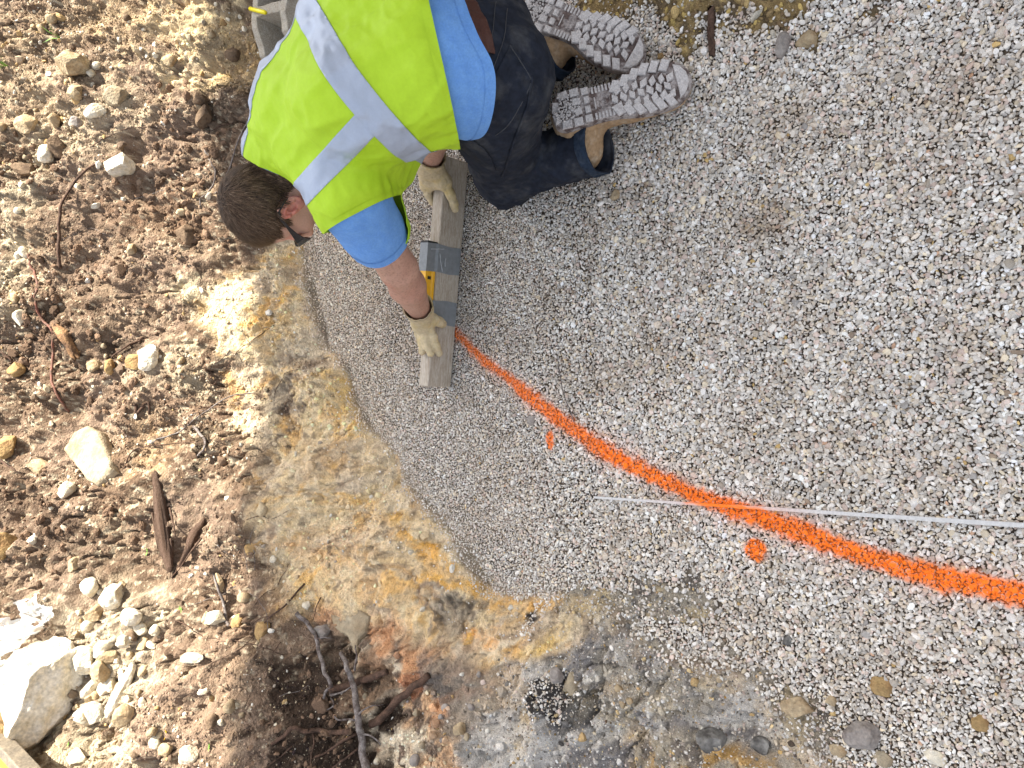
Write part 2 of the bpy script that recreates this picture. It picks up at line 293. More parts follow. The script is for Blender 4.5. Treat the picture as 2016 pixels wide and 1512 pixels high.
# bed under the gravel, fine sandy skin and clay corner
BC = np.tile(np.array([.115, .090, .066]), (len(X), 1)); BC = mixc(BC, (.065, .050, .038), sst(-.1, .3, n2)); BC = mixc(BC, (.24, .20, .15), sst(-.05, -.005, D))
sand = np.clip(blob(1290, 1200, 100, 60) * .9 + blob(1330, 1370, 160, 60) + blob(1250, 1330, 110, 60) + .6 * blob(1570, 1440, 90, 60) + blob(1160, 1190, 90, 22), 0, 1)
SC = np.tile(np.array([.30, .265, .205]), (len(X), 1)); SC = mixc(SC, (.12, .105, .09), sst(-.1, .3, n4)); SC = mixc(SC, (.42, .34, .21), sst(.1, .4, n2))
BC = BC * (1 - sand[:, None]) + SC * sand[:, None]
clay = np.clip(blob(1380, -20, 230, 66, 2, .3) + blob(1250, -60, 120, 110), 0, 1)
KC = np.tile(np.array([.26, .185, .085]), (len(X), 1)); KC = mixc(KC, (.13, .095, .055), sst(-.1, .3, n4)); KC = mixc(KC, (.40, .29, .12), sst(.2, .5, n2))
BC = BC * (1 - clay[:, None]) + KC * clay[:, None]
sandR = sand; clayR = clay * (1 - OUT)
Z = Z + (sand * .004 + clay * .006 * (1 + n_fi)) * (1 - OUT)
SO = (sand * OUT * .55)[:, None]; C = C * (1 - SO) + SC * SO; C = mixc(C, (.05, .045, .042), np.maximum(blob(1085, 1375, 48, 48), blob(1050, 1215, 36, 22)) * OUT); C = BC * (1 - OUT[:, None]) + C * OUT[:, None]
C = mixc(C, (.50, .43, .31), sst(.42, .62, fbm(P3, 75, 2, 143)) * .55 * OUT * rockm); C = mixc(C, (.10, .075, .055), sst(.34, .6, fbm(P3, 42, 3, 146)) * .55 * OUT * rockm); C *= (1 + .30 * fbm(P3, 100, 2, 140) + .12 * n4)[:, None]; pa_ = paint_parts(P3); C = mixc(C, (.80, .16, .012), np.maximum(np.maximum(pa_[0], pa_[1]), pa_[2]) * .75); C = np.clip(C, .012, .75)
nx, ny = len(gx), len(gy); idx = np.arange(nx * ny).reshape(nx, ny)
Q = np.stack([idx[:-1, :-1], idx[1:, :-1], idx[1:, 1:], idx[:-1, 1:]], -1).reshape(-1, 4)
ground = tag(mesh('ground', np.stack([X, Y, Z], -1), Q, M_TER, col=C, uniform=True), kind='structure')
ZG = Z.reshape(nx, ny)
def gridat(x, y, A=None):
    A = ZG if A is None else A
    i = np.clip(np.searchsorted(gx, x) - 1, 0, nx - 2); j = np.clip(np.searchsorted(gy, y) - 1, 0, ny - 2)
    a = np.clip((x - gx[i]) / (gx[i + 1] - gx[i]), 0, 1); b = np.clip((y - gy[j]) / (gy[j + 1] - gy[j]), 0, 1)
    return A[i, j] * (1 - a) * (1 - b) + A[i + 1, j] * a * (1 - b) + A[i, j + 1] * (1 - a) * b + A[i + 1, j + 1] * a * b
def G(u, v, dz=0.0):
    """point on the built ground seen at a measured direction"""
    dr = ray(u, v); t = np.arange(.9, 6, .004); q = CAMP + t[:, None] * dr; hh = gridat(q[:, 0], q[:, 1]) + dz
    k = int(np.argmax(q[:, 2] <= hh)); return q[k]
def gnorm(p, e=.03):
    x, y = p[0], p[1]; f = lambda a, b: float(gridat(np.array([a]), np.array([b]))[0])
    return nrm([-(f(x + e, y) - f(x - e, y)) / (2 * e), -(f(x, y + e) - f(x, y - e)) / (2 * e), 1])
# ------------------------------------------------------------------ stones scattered as stuff
def scatter(name, pos, size, cols, sub, m, nvar=14, flat=(.45, .8), cuts=5, tilt=.5, topc=None, r=None, seed=0, smooth=False):
    r = np.random.default_rng(seed); n = len(pos); tv = []
    for k in range(nvar):
        V, F = ICO[sub]; V = V * (1 + r.normal(0, .10, (len(V), 1)))
        for _ in range(cuts):
            nn = nrm(r.normal(size=3)); d = r.uniform(.5, .85); s = V @ nn; mm = s > d; V[mm] -= np.outer(s[mm] - d, nn)
        tv.append(V)
    tv = np.array(tv); T = tv[r.integers(0, nvar, n)]; nv = T.shape[1]
    sc_ = np.stack([np.ones(n) * 1.1, r.uniform(.5, .95, n), r.uniform(*flat, n)], -1) * size[:, None]
    T = T * sc_[:, None, :]
    ax = nrm(r.normal(size=(n, 3)) * np.array([1, 1, .15])); an = np.abs(r.normal(0, tilt, n)); az = r.uniform(0, 2 * np.pi, n)
    c, s = np.cos(az)[:, None], np.sin(az)[:, None]
    T = np.stack([T[..., 0] * c - T[..., 1] * s, T[..., 0] * s + T[..., 1] * c, T[..., 2]], -1)
    K = ax[:, None, :]; c, s = np.cos(an)[:, None, None], np.sin(an)[:, None, None]
    T = T * c + np.cross(np.broadcast_to(K, T.shape), T) * s + K * (T * K).sum(-1, keepdims=True) * (1 - c)
    V = (T + pos[:, None, :]).reshape(-1, 3); F = (ICO[sub][1][None] + (np.arange(n) * nv)[:, None, None]).reshape(-1, 3)
    CC = np.repeat(cols, nv, 0)
    if topc is not None: CC = topc(V, CC, T.reshape(-1, 3), np.repeat(size, nv))
    return mesh(name, V, F, m, col=CC, uniform=True, smooth=smooth)
ORG = np.array([.92, .195, .010])
def painted(V, CC, T, sz):
    a, b, c, h = paint_parts(V); k = np.maximum(np.maximum(a, b), c); up = sst(-.25, .35, T[:, 2] / sz); k = np.clip(np.maximum(k, h * .55) * up, 0, 1)
    return CC * (1 - k[:, None]) + ORG * k[:, None] * np.minimum(.92 + .3 * CC.mean(1, keepdims=True), 1.05)
def pebcols(n, p, r):
    pal = np.array([(.60, .58, .55), (.68, .67, .66), (.50, .48, .45), (.56, .50, .43), (.55, .46, .42), (.42, .38, .33), (.36, .35, .345), (.62, .55, .43), (.30, .235, .18), (.46, .30, .21), (.50, .36, .16)])
    pr = np.array([.25, .20, .16, .14, .085, .065, .035, .05, .015, .003, .003]); c = pal[r.choice(len(pal), n, p=pr / pr.sum())] * r.uniform(.70, 1.18, (n, 1)) * np.array([1.18, 1.15, 1.09])
    damp_shade = sst(.05, .60, fbm(p, 6, 5, 301, g=.7)) * .22; nz_ = .75 + .8 * fbm(p, 14, 4, 305, g=.65)
    for (u_, v_, r_, a_) in [(1564, 250, .07, .5), (1500, 433, .045, .75), (1868, 185, .07, .6), (1835, 310, .06, .45), (1180, 740, .09, .35), (1290, 690, .07, .35), (1450, 850, .10, .3), (1620, 900, .09, .3), (1160, 310, .08, .4), (1700, 1300, .14, .3), (1450, 1230, .12, .35), (1250, 1080, .12, .3), (1000, 980, .12, .25)]:  # brown and wet patches, plus the shade beside the boots painted into the stones
        c0 = P(u_, v_); damp_shade = np.maximum(damp_shade, np.clip(a_ * nz_ * np.exp(-((p[:, 0] - c0[0]) ** 2 + ((p[:, 1] - c0[1]) * .8) ** 2) / r_ ** 2), 0, .8))
    c = c * (1 - damp_shade[:, None]) + c * np.array([.52, .40, .28]) * damp_shade[:, None]
    far = sst(1.5, 1.9, p[:, 1]) * .45; c = c * (1 - far[:, None]) + c * np.array([1.12, 1.0, .84]) * far[:, None]  # warm cast of sunlight on the far gravel, painted into the stone colour
    return np.clip(c, .03, .84)
def field(step, x0, x1, y0, y1, seed, jit=.42):
    r = np.random.default_rng(seed); a = np.arange(x0, x1, step); b = np.arange(y0, y1, step * .92); A, B = np.meshgrid(a, b); A = A + (np.arange(len(b)) % 2 * step / 2)[:, None]
    x = (A + r.uniform(-jit, jit, A.shape) * step).ravel(); y = (B + r.uniform(-jit, jit, A.shape) * step).ravel(); return x, y, r
SAND = sandR.reshape(nx, ny); CLAY = clayR.reshape(nx, ny)
def gravel_layer(step, seed, lift, smin, smax, y0, y1):
    x, y, r = field(step, -1.3, 1.5, y0, y1, seed); d = polysdf(GPOLY, x, y); cov = 1 - .93 * gridat(x, y, SAND) ** .6; cov = np.minimum(cov, 1 - .97 * gridat(x, y, CLAY))
    nn = fbm(xyz(x, y), 30, 2, 310); wf_ = sst(.78, 1.32, y + .05 * nn); wf_ = wf_ if y0 > 0 else 1 - wf_; keep = (r.uniform(0, 1, len(x)) < cov * np.minimum(1, wf_ * 1.12)) & (d < .014 + .014 * nn + .09 * (r.uniform(0, 1, len(x)) > .965)) 
    x, y = x[keep], y[keep]; n = len(x); size = np.clip(np.exp(r.normal(math.log(.0036), .29, n)) * (1.05 - .36 * sst(.6, 1.5, y)) * (1 - .22 * sst(-.35, -.85, x)), smin, smax)
    pos = np.stack([x, y, gridat(x, y) + size * r.uniform(.15, .55, n) + lift], -1); return pos, size, r
def put_gravel(pos, size, r, sub, seed, names):
    cols = pebcols(len(pos), pos, r); a, b, c, h = paint_parts(pos); k = np.zeros(len(pos), int); k[a > .45] = 1; k[b > .45] = 2; k[c > .45] = 3
    return [(pos[k == j], size[k == j], cols[k == j], sub, seed + j) for j in range(4)]
bins = [[], [], [], []]
for (st_, sd, lift, y0, y1) in [(.0068, 11, .0, -.7, 1.35), (.0072, 12, .003, -.7, 1.35), (.0056, 13, .0, .75, 2.5), (.0060, 14, .0025, .75, 2.5)]:
    pos, size, r = gravel_layer(st_, sd, lift, .0015, .0100, y0, y1); near = (pos[:, 1] < .95)
    for m_, s_ in ((near, 1), (~near, 0)):
        if not m_.any(): continue
        for j, t_ in enumerate(put_gravel(pos[m_], size[m_], r, s_, sd * 10 + s_, None)): bins[j].append(t_)
def joined(name, lst, lab=None):
    obs = [scatter(name, p_, s_, c_, sub, M_PEB, topc=painted, seed=sd, flat=(.5, .85), cuts=4) for p_, s_, c_, sub, sd in lst if len(p_)]
    # merge into one mesh
    Vs, Fs, Cs, k = [], [], [], 0
    for o in obs:
        me = o.data; v = np.empty(len(me.vertices) * 3, np.float32); me.vertices.foreach_get('co', v); f = np.empty(len(me.loops), np.int32); me.loops.foreach_get('vertex_index', f)
        c = np.empty(len(me.vertices) * 4, np.float32); me.color_attributes[0].data.foreach_get('color', c)
        Vs.append(v.reshape(-1, 3)); Fs.append(f.reshape(-1, 3) + k); Cs.append(c.reshape(-1, 4)[:, :3]); k += len(v) // 3
        bpy.data.objects.remove(o); bpy.data.meshes.remove(me)
    return mesh(name, np.concatenate(Vs), np.concatenate(Fs), M_PEB, col=np.concatenate(Cs), uniform=True, smooth=False)
tag(joined('gravel', bins[0]), 'pale crushed gravel covering the pit floor', 'gravel', kind='stuff')
tag(joined('paint_line', bins[1]), 'long bright orange spray paint line curving across the gravel', 'paint line')
tag(joined('paint_mark', bins[2]), 'small narrow orange paint mark beside the curving line, nearer the board', 'paint mark')
tag(joined('paint_mark', bins[3]), 'round orange paint dot on gravel below the white lath', 'paint mark')
# soil crumbs and stone chips on the bank
def bank_bits(step, seed, thr, s0, sig, smin, smax, name, lab, cat, pale):
    x, y, r = field(step, -1.75, 1.75, .5, 3.4, seed, .5); d = polysdf(GPOLY, x, y); p = xyz(x, y); n_ = fbm(p, 5, 3, seed) + .6 * fbm(p, 1.8, 2, seed + 4)
    rk = gridat(x, y, rockm.reshape(nx, ny)); pr_ = np.clip(.25 + 1.0 * (n_ - thr), .02, 1) * (1 - .35 * rk); k = (d > .015) & (r.uniform(0, 1, len(x)) < pr_); x, y = x[k], y[k]; n = len(x)
    size = np.clip(np.exp(r.normal(math.log(s0), sig, n)), smin, smax); z = gridat(x, y)
    CG = C.reshape(nx, ny, 3); base = np.stack([gridat(x, y, CG[..., j]) for j in range(3)], -1); c = base * r.uniform(.75, 1.5, (n, 1))
    w_ = r.uniform(0, 1, n) < pale; pc = np.array([(.56, .51, .41), (.46, .37, .24), (.60, .57, .50), (.42, .29, .14), (.33, .28, .22)])[r.integers(0, 5, n)]; c[w_] = pc[w_]
    o = scatter(name, np.stack([x, y, z + size * .25], -1), size, np.clip(c, .02, .7), 0 if step < .02 else 1, M_RUB, flat=(.55, .95), tilt=.8, seed=seed, cuts=5)
    return tag(o, lab, cat, kind='stuff')
bank_bits(.0078, 21, -.02, .0033, .48, .0018, .013, 'soil_crumbs', 'loose brown soil crumbs and grit strewn over the bank', 'soil', .09)
bank_bits(.042, 22, .12, .0085, .38, .005, .020, 'stone_chips', 'small pale limestone chips strewn over the bank', 'stone chips', .38)
# coarse grit in the sandy skin
x, y, r = field(.0056, -1.35, .2, -.2, 1.6, 23, .5); gm_ = gridat(x, y, greym.reshape(nx, ny)); k = (r.uniform(0, 1, len(x)) < np.maximum(gridat(x, y, SAND), gm_ * .8) * .72); x, y = x[k], y[k]
sz = np.clip(np.exp(r.normal(math.log(.0021), .5, len(x))), .0009, .009); cc = pebcols(len(x), xyz(x, y), r) * .85; dk_ = r.uniform(0, 1, len(x)) < .22; cc[dk_] *= .28; yl_ = r.uniform(0, 1, len(x)) < .12; cc[yl_] *= np.array([1, .82, .5])
tag(scatter('grit', np.stack([x, y, gridat(x, y) + sz * .3], -1), sz, cc, 0, M_RUB, seed=24, flat=(.6, .95)), 'sandy grit with small stones at the foot of the bank', 'grit', kind='stuff')
x, y, r = field(.010, .55, 1.3, .2, 1.1, 25, .5); k = (r.uniform(0, 1, len(x)) < gridat(x, y, CLAY) * .6); x, y = x[k], y[k]
sz = np.clip(np.exp(r.normal(math.log(.004), .5, len(x))), .0015, .014); cc = np.array([(.40, .29, .13), (.25, .18, .09), (.5, .46, .38), (.45, .33, .12), (.16, .11, .06)])[r.integers(0, 5, len(x))] * r.uniform(.8, 1.2, (len(x), 1))
tag(scatter('clay_crumbs', np.stack([x, y, gridat(x, y) + sz * .3], -1), sz, cc, 1, M_RUB, seed=26, flat=(.6, .95)), 'yellow clay crumbs at the pit edge above the boots', 'clay', kind='stuff')

_pk = [(hit(1085, 1375), .055, .05), (hit(1052, 1214), .04, .03)]; PX = []
rp = np.random.default_rng(91)
for c_, a_, b_ in _pk:
    n_ = int(a_ * b_ * 3.14 / .0052 ** 2 * 1.1); t_ = rp.uniform(0, 6.283, n_); q_ = np.sqrt(rp.uniform(0, 1.2, n_)); PX.append(np.stack([c_[0] + a_ * q_ * np.cos(t_), c_[1] + b_ * q_ * np.sin(t_)], -1))
PX = np.concatenate(PX); sz = np.clip(np.exp(rp.normal(math.log(.0026), .4, len(PX))), .0012, .007)
tag(scatter('gravel', np.stack([PX[:, 0], PX[:, 1], gridat(PX[:, 0], PX[:, 1]) + sz * .3], -1), sz, pebcols(len(PX), xyz(PX[:, 0], PX[:, 1]), rp), 0, M_PEB, seed=92, flat=(.6, .9)), 'fine pale gravel caught in dark hollows of the rock', 'gravel', kind='stuff')

CM = np.clip(sum(blob(*b, soft=.5) for b in [(60, 1010, 90, 70), (120, 1080, 70, 60), (60, 660, 80, 70), (110, 560, 70, 50), (330, 400, 90, 60), (400, 300, 60, 90), (200, 520, 90, 50), (240, 760, 80, 50), (620, 1440, 60, 90), (60, 330, 60, 50)]) * OUT, 0, 1).reshape(nx, ny)
x, y, r = field(.0135, -1.75, 1.75, .5, 3.4, 61, .5); k = r.uniform(0, 1, len(x)) < gridat(x, y, CM) * .32; x, y = x[k], y[k]; sz = np.clip(np.exp(r.normal(math.log(.0065), .45, len(x))), .003, .024)
cc = np.array([.095, .062, .041]) * r.uniform(.9, 2.3, (len(x), 1)); tag(scatter('soil_clods', np.stack([x, y, gridat(x, y) + sz * .25], -1), sz, cc, 2, M_RUB, flat=(.6, .95), tilt=1, seed=62, cuts=3), 'dark crumbly soil clods heaped in the hollows of the bank', 'soil', kind='stuff')
# ------------------------------------------------------------------ made-up block outside the frame, added and shaped to shade the gravel
def box_v(x0, x1, y0, y1, z0, z1): return np.array([(x, y, z) for x in (x0, x1) for y in (y0, y1) for z in (z0, z1)], float)
BOXF = [(0, 1, 3, 2), (4, 6, 7, 5), (0, 4, 5, 1), (2, 3, 7, 6), (0, 2, 6, 4), (1, 5, 7, 3)]
def boxes(name, L, m, parent=None, bevel=0, smooth=False):
    V, F = [], []
    for b in L:
        if isinstance(b, tuple) and len(b) == 6: b = box_v(*b)
        F += [tuple(i + len(V) for i in f) for f in BOXF]; V += list(b)
    o = mesh(name, V, F, m, parent, smooth=smooth)
    if bevel:
        md = o.modifiers.new('bevel', 'BEVEL'); md.width = bevel; md.segments = 2; md.limit_method = 'ANGLE'
    return o
M_BLOCKER = mat('blocker_face', (.45, .42, .37), .9, var=.15, vscale=6, bump=.4, bscale=60)
bd = tag(empty('shade_blocker', (3.0, .4, 0)), 'plain unseen block with an overhanging upper half, added to shade the pit', 'shade_blocker')
reparent(boxes('wall', [(3.0, 6.0, -2.2, 2.52, -.6, 3.05), (2.98, 6.02, -2.22, 3.09, 3.05, 5.9)], M_BLOCKER), bd)  # invented walls, sized to set where the sun edge falls on the bank
reparent(boxes('blocker_top', [(2.85, 6.2, -2.4, 3.12, 5.9, 6.05)], mat('blocker_top_dark', (.12, .11, .10), .9)), bd)
A_ = np.array
# ------------------------------------------------------------------ single rocks
def rock(u, v, wu, wv, kind, label, seed, h=.75, lift=.25, cuts=9, rough=.06, rz=0, sub=3, cat='rock', group=None, depth=(.55, .85), name='limestone_rock', wtop=0, pts=None):
    c = G(u, v); dist = np.dot(c - CAMP, FW); sx = wv / FPX * dist / 2 * 1.12; sy = wu / FPX * dist / 2 * 1.2; n = gnorm(c, .05); V, F = boulder(seed, sub, cuts, rough, depth)
    a = R(rz); S = np.array([sx, sy, min(sx, sy) * h * 1.25]); V = V * S; V = V @ np.array([[math.cos(a), math.sin(a), 0], [-math.sin(a), math.cos(a), 0], [0, 0, 1]])
    t = nrm(np.cross([0, 1, 0], n)) if abs(n[1]) < .99 else np.array([1, 0, 0]); t = nrm(np.array([1, 0, 0]) - n[0] * n); b = np.cross(n, t)
    V = V @ np.array([t, b, n]); ctr = c + n * S[2] * lift
    o = mesh(name, V, F, M_ROCK[kind], smooth=True); o.location = ctr
    try: o.data.set_sharp_from_angle(angle=R(38))
    except Exception: pass
    return tag(o, label, cat, group)
RK = [
 (155, 135, 62, 56, 'cream', 'big cream boulder in the upper left, largest of the loose rocks there', .9, .45),
 (190, 218, 42, 27, 'white', 'flat pale rock just below the big cream boulder, dark shadow beneath it', .6, .35),
 (156, 186, 30, 34, 'cream', 'round tan rock touching the underside of the big cream boulder', .8, .4),
 (245, 330, 50, 46, 'white', 'bright white pointed rock standing alone on bare brown soil', 1.0, .45),
 (98, 306, 32, 38, 'white', 'pale rock leaning on the square brown block in the upper left', .8, .4),
 (123, 291, 32, 44, 'brown', 'square brown block beside the pale leaning rock', 1.0, .5),
 (56, 246, 38, 36, 'cream', 'rounded cream rock among rubble near the left edge, above the square brown block', .8, .35),
 (113, 240, 24, 30, 'cream', 'small upright tan rock above the square brown block', .9, .4),
 (152, 242, 26, 22, 'grey', 'small grey tan rock below the flat pale rock', .8, .35),
 (226, 190, 50, 36, 'slab', 'crumbling pale rock half sunk in grit right of the flat pale rock', .6, .15),
 (50, 336, 46, 30, 'brown', 'tan brown rock ledge at the left edge under the rubble', .7, .2),
 (373, 465, 38, 38, 'brown', 'brown stained block of stone left of the person\'s head', .9, .35),
 (402, 228, 28, 46, 'brown', 'knobbly brown lump of rock left of the vest shoulder', .9, .3),
 (394, 196, 26, 26, 'brown', 'small brown knob just above the knobbly lump left of the vest', .9, .3),
 (186, 892, 90, 122, 'slab', 'large flat rectangular pale slab lying tilted on the soil, widest on the left bank', .32, .3),
 (291, 706, 42, 56, 'white', 'pale rock half buried in the slope right of the ochre chip', .6, .2),
 (269, 716, 30, 36, 'ochre', 'ochre chip of rock left of the half buried pale rock', .8, .35),
 (44, 624, 26, 34, 'white', 'white rock near the left edge beside the bent red root', .7, .3),
 (33, 730, 30, 26, 'ochre', 'ochre tan rock at the left edge below the bent red root\'s middle', .8, .35),
 (16, 880, 34, 48, 'ochre', 'ochre rock with pale lower side cut off by the left edge', .8, .3),
 (80, 921, 54, 32, 'cream', 'low cream rock between the left edge and the large flat slab', .6, .25),
 (189, 722, 24, 24, 'cream', 'left one of two small cream stones above the large flat slab', .8, .35),
 (222, 722, 22, 28, 'ochre', 'right one of two small stones above the large flat slab, yellower', .8, .35),
 (16, 1078, 42, 50, 'ochre', 'orange tan rock cut off by the left edge beside dark clods', .9, .4),
 (137, 966, 30, 36, 'white', 'round white stone resting on dark clods', .8, .4),
 (151, 1110, 22, 34, 'cream', 'upright oval cream stone between the clods and the white rubble', .8, .35),
 (181, 1156, 32, 40, 'white', 'white rock on top of the rubble right of the plastic sheet', .8, .4),
 (229, 1174, 46, 50, 'white', 'chunky white rock right of the topmost rubble stone', .7, .35),
 (190, 1206, 40, 30, 'cream', 'cream rock under the two chunky white ones near the plastic sheet', .7, .3),
 (380, 1298, 44, 26, 'white', 'thin wedge shaped white rock with a pointed left end on bare soil', .5, .4),
 (426, 1220, 40, 28, 'white', 'white rock leaning beside the dead stake', .8, .4),
 (409, 1218, 20, 26, 'cream', 'small round cream stone touching the white rock by the dead stake', .8, .35),
 (432, 1146, 18, 44, 'cream', 'narrow pointed cream flake above the dead stake', .5, .3),
 (34, 1418, 84, 130, 'ochre', 'brown ochre boulder in the lower left corner between white boulder and steel edge', .9, .4),
 (183, 1408, 54, 44, 'white', 'blocky white rock right of the big white boulder', .7, .35),
 (240, 1358, 26, 96, 'white', 'long slanting white slab right of the big white boulder', .7, .25),
 (172, 1302, 62, 52, 'white', 'white rock tucked against the right side of the big white boulder', .7, .3),
 (374, 1484, 36, 36, 'white', 'white angular rock near the bottom edge left of the dark hollow', .8, .35),
 (328, 1476, 30, 26, 'cream', 'cream rock with a yellow petal beside it near the bottom edge', .7, .3),
 (306, 1462, 20, 34, 'white', 'narrow white rock left of the yellow petal', .7, .3),
 (702, 1222, 86, 76, 'slab', 'weathered grey limestone block sticking out above the dead branches', .55, .15),
 (634, 1243, 32, 26, 'grey', 'purple grey stone beside the top of the dead branch', .9, .4),
 (1573, 1390, 62, 44, 'cream', 'pale wedge of rock on gravel near the bottom edge', .7, .4),
 (1700, 1444, 64, 50, 'grey', 'grey angular rock on gravel at the bottom, right of the pale wedge', .8, .4),
 (1127, 1346, 38, 42, 'slab', 'round pale stone embedded in the sandy foot of the bank', .5, .1),
 (1096, 1330, 24, 34, 'grey', 'bluish grey stone left of the round embedded stone', .6, .25),
 (1397, 1456, 56, 46, 'dark', 'dark grey speckled rock on the ochre ledge at the bottom', .7, .4),
 (1214, 385, 22, 20, 'cream', 'cream stone alone on the gravel below the boots', .8, .45),
 (1048, 828, 22, 20, 'grey', 'flat round pale pebble beside the orange line', .5, .45),
 (1543, 92, 28, 46, 'grey', 'left one of two stones at the clay edge along the top', .9, .45),
 (1590, 84, 36, 36, 'cream', 'right one of two stones at the clay edge along the top', .8, .4),
 (1738, 1350, 38, 42, 'ochre', 'ochre crumbling stone in the gravel near the bottom right', .5, .25),
 (1637, 1378, 22, 22, 'cream', 'small cream stone between the pale wedge and the ochre stone', .8, .4),
 (1551, 1258, 18, 22, 'dark', 'small black stone in the gravel below the round orange dot', .8, .4),
 (1195, 1136, 18, 12, 'brown', 'flat dark brown chip lying left of the round orange dot', .5, .4),
 (1302, 112, 14, 14, 'ochre', 'orange brown chip beside the toe of the upper boot', .6, .4),
 (906, 1436, 22, 30, 'cream', 'oval cream stone on grey rock at the bottom', .7, .35),
 (1500, 1470, 34, 34, 'dark', 'dark rounded stone at the right end of the ochre ledge', .8, .35),
 (1650, 1475, 30, 26, 'cream', 'cream stone below left of the grey angular rock', .7, .35),
 (1742, 1492, 40, 30, 'slab', 'knobbly pale stone at the bottom edge below the grey angular rock', .7, .35),
 (1930, 1420, 36, 34, 'ochre', 'ochre cream stone in the gravel near the lower right corner', .6, .3),
 (1845, 1490, 44, 28, 'white', 'white elongated stone at the bottom edge near the right corner', .6, .35),
 (120, 1400, 40, 50, 'ochre', 'ochre lower flank stone under the big white boulder', .8, .2),
 (300, 1330 - 60, 20, 16, 'white', 'small white chip left of the wedge shaped white rock', .7, .3),
 (335, 470 - 350, 24, 22, 'cream', 'small cream nodule in the crumbly yellow patch at the top left', .8, .3),
 (470, 1345 - 120, 22, 30, 'ochre', 'orange stone right of the dead stake', .6, .3),
 (520, 1240, 34, 40, 'ochre', 'broad orange stone left of the dead branch tip', .45, .15),
 (500, 1080, 50, 34, 'ochre', 'low orange cream rock hump between the log and the pit', .35, .1),
 (400, 1360, 20, 14, 'white', 'small flat white chip on bare soil below the wedge shaped rock', .6, .3),
 (262, 1012 - 520, 22, 20, 'cream', 'small cream stone on the brown slope left of the person', .7, .3),
]
def slab_rock(pts, th, lift, kind, label, seed):
    c = G(*np.mean(pts, 0)); n = gnorm(c, .10); W = np.array([CAMP + ray(u, v) * (((c - CAMP) @ n) / (ray(u, v) @ n)) for u, v in pts]); t = nrm(np.array([1, 0, 0]) - n[0] * n); b = np.cross(n, t); p2 = np.stack([(W - c) @ t, (W - c) @ b], -1)
    a_ = np.arctan2(p2[:, 1], p2[:, 0]); p2 = p2[np.argsort(a_)]; ring = []
    for i in range(len(p2)):
        for f_ in np.linspace(0, 1, 9)[:-1]: ring.append(p2[i] * (1 - f_) + p2[(i + 1) % len(p2)] * f_)
    ring = np.array(ring); m = len(ring); V, F = [], []; prof = [(1.04, -.9), (1.05, -.3), (1.03, .45), (.97, .86), (.90, 1.0), (.7, 1.03), (.5, 1.0), (.3, 1.04), (.12, 1.02)]
    for k, z in prof:
        for p in ring: V.append([p[0] * k, p[1] * k, z * th * .6])
    V = np.array(V); F = [(r_ * m + i, r_ * m + (i + 1) % m, (r_ + 1) * m + (i + 1) % m, (r_ + 1) * m + i) for r_ in range(len(prof) - 1) for i in range(m)] + [tuple((len(prof) - 1) * m + i for i in range(m))]
    V += .0022 * np.stack([fbm(V, 22, 3, seed + j) for j in range(3)], -1) + .0015 * np.stack([fbm(V, 90, 2, seed + j) for j in range(3)], -1)
    o = mesh('limestone_rock', V @ np.array([t, b, n]), F, M_ROCK[kind]); o.location = c + n * lift; o.data.set_sharp_from_angle(angle=R(40)); return tag(o, label, 'rock')
for i, r_ in enumerate(RK):
    u, v, wu, wv, kd, lb, h_, li = r_
    if u == 186: slab_rock([(150, 866), (188, 846), (212, 858), (232, 912), (236, 932), (206, 962), (190, 952), (142, 892)], .035, .020, kd, lb, 3); continue
    if u == 702: slab_rock([(655, 1206), (700, 1193), (735, 1216), (728, 1247), (714, 1262), (710, 1292), (692, 1256), (664, 1238)], .030, .012, kd, lb, 5); continue
    rock(u, v, wu, wv, kd, lb, 100 + i * 7, h=h_, lift=li, sub=4 if max(wu, wv) > 45 else 3, rz=(i * 37) % 40 - 20, cuts=11)
big = rock(92, 1352, 130, 225, 'bright', 'big bright white boulder in the lower left corner under the plastic sheet', 903, h=.85, lift=.45, sub=4, rz=-14, cuts=15, rough=.13)
r0 = np.random.default_rng(77); sm = []
zones = [(60, 20, 130, 90), (170, 120, 150, 110), (60, 260, 100, 120), (280, 60, 120, 70), (430, 60, 90, 60), (30, 470, 60, 160), (250, 760, 120, 90), (160, 960, 110, 80), (210, 1220, 90, 70), (240, 1400, 120, 90), (420, 1420, 130, 80), (480, 1160, 100, 80), (860, 1400, 120, 90), (1300, 1340, 160, 70), (900, 1460, 140, 50)]
for k in range(150):
    z_ = zones[k % len(zones)]; u, v = z_[0] + r0.normal(0, z_[2] * .55), z_[1] + r0.normal(0, z_[3] * .55)
    if not (4 < u < 1500 and 4 < v < 1508): continue
    if u > 640 and v < 1290: continue
    s_ = float(np.clip(np.exp(r0.normal(2.35, .38)), 6, 24)); kd = ['white', 'cream', 'cream', 'ochre', 'slab', 'brown', 'white'][r0.integers(0, 7)]
    if u > 800: kd = ['grey', 'cream', 'slab'][k % 3]
    rock(u, v, s_ * r0.uniform(.8, 1.2), s_ * r0.uniform(.8, 1.2), kd, 'small loose limestone fragment lying on the dirt bank', 2000 + k, h=.8, lift=.25, sub=2, rz=r0.uniform(0, 180), cuts=7, cat='rock fragment', group='small rock fragments scattered on the bank', name='rock_fragment')
for k in range(46):
    u, v = 215 + r0.normal(0, 48), 1270 + r0.normal(0, 95)
    if not (150 < u < 330 and 1140 < v < 1500): continue
    s_ = float(np.clip(np.exp(r0.normal(3.0, .4)), 11, 44)); rock(u, v, s_ * r0.uniform(.8, 1.2), s_ * r0.uniform(.8, 1.3), ['bright', 'white', 'white', 'cream'][k % 4], 'white limestone lump in the rubble right of the big white boulder', 5000 + k, h=.8, lift=.3, sub=3, rz=r0.uniform(0, 180), cuts=9, cat='rock', group='white limestone rubble beside the big boulder')
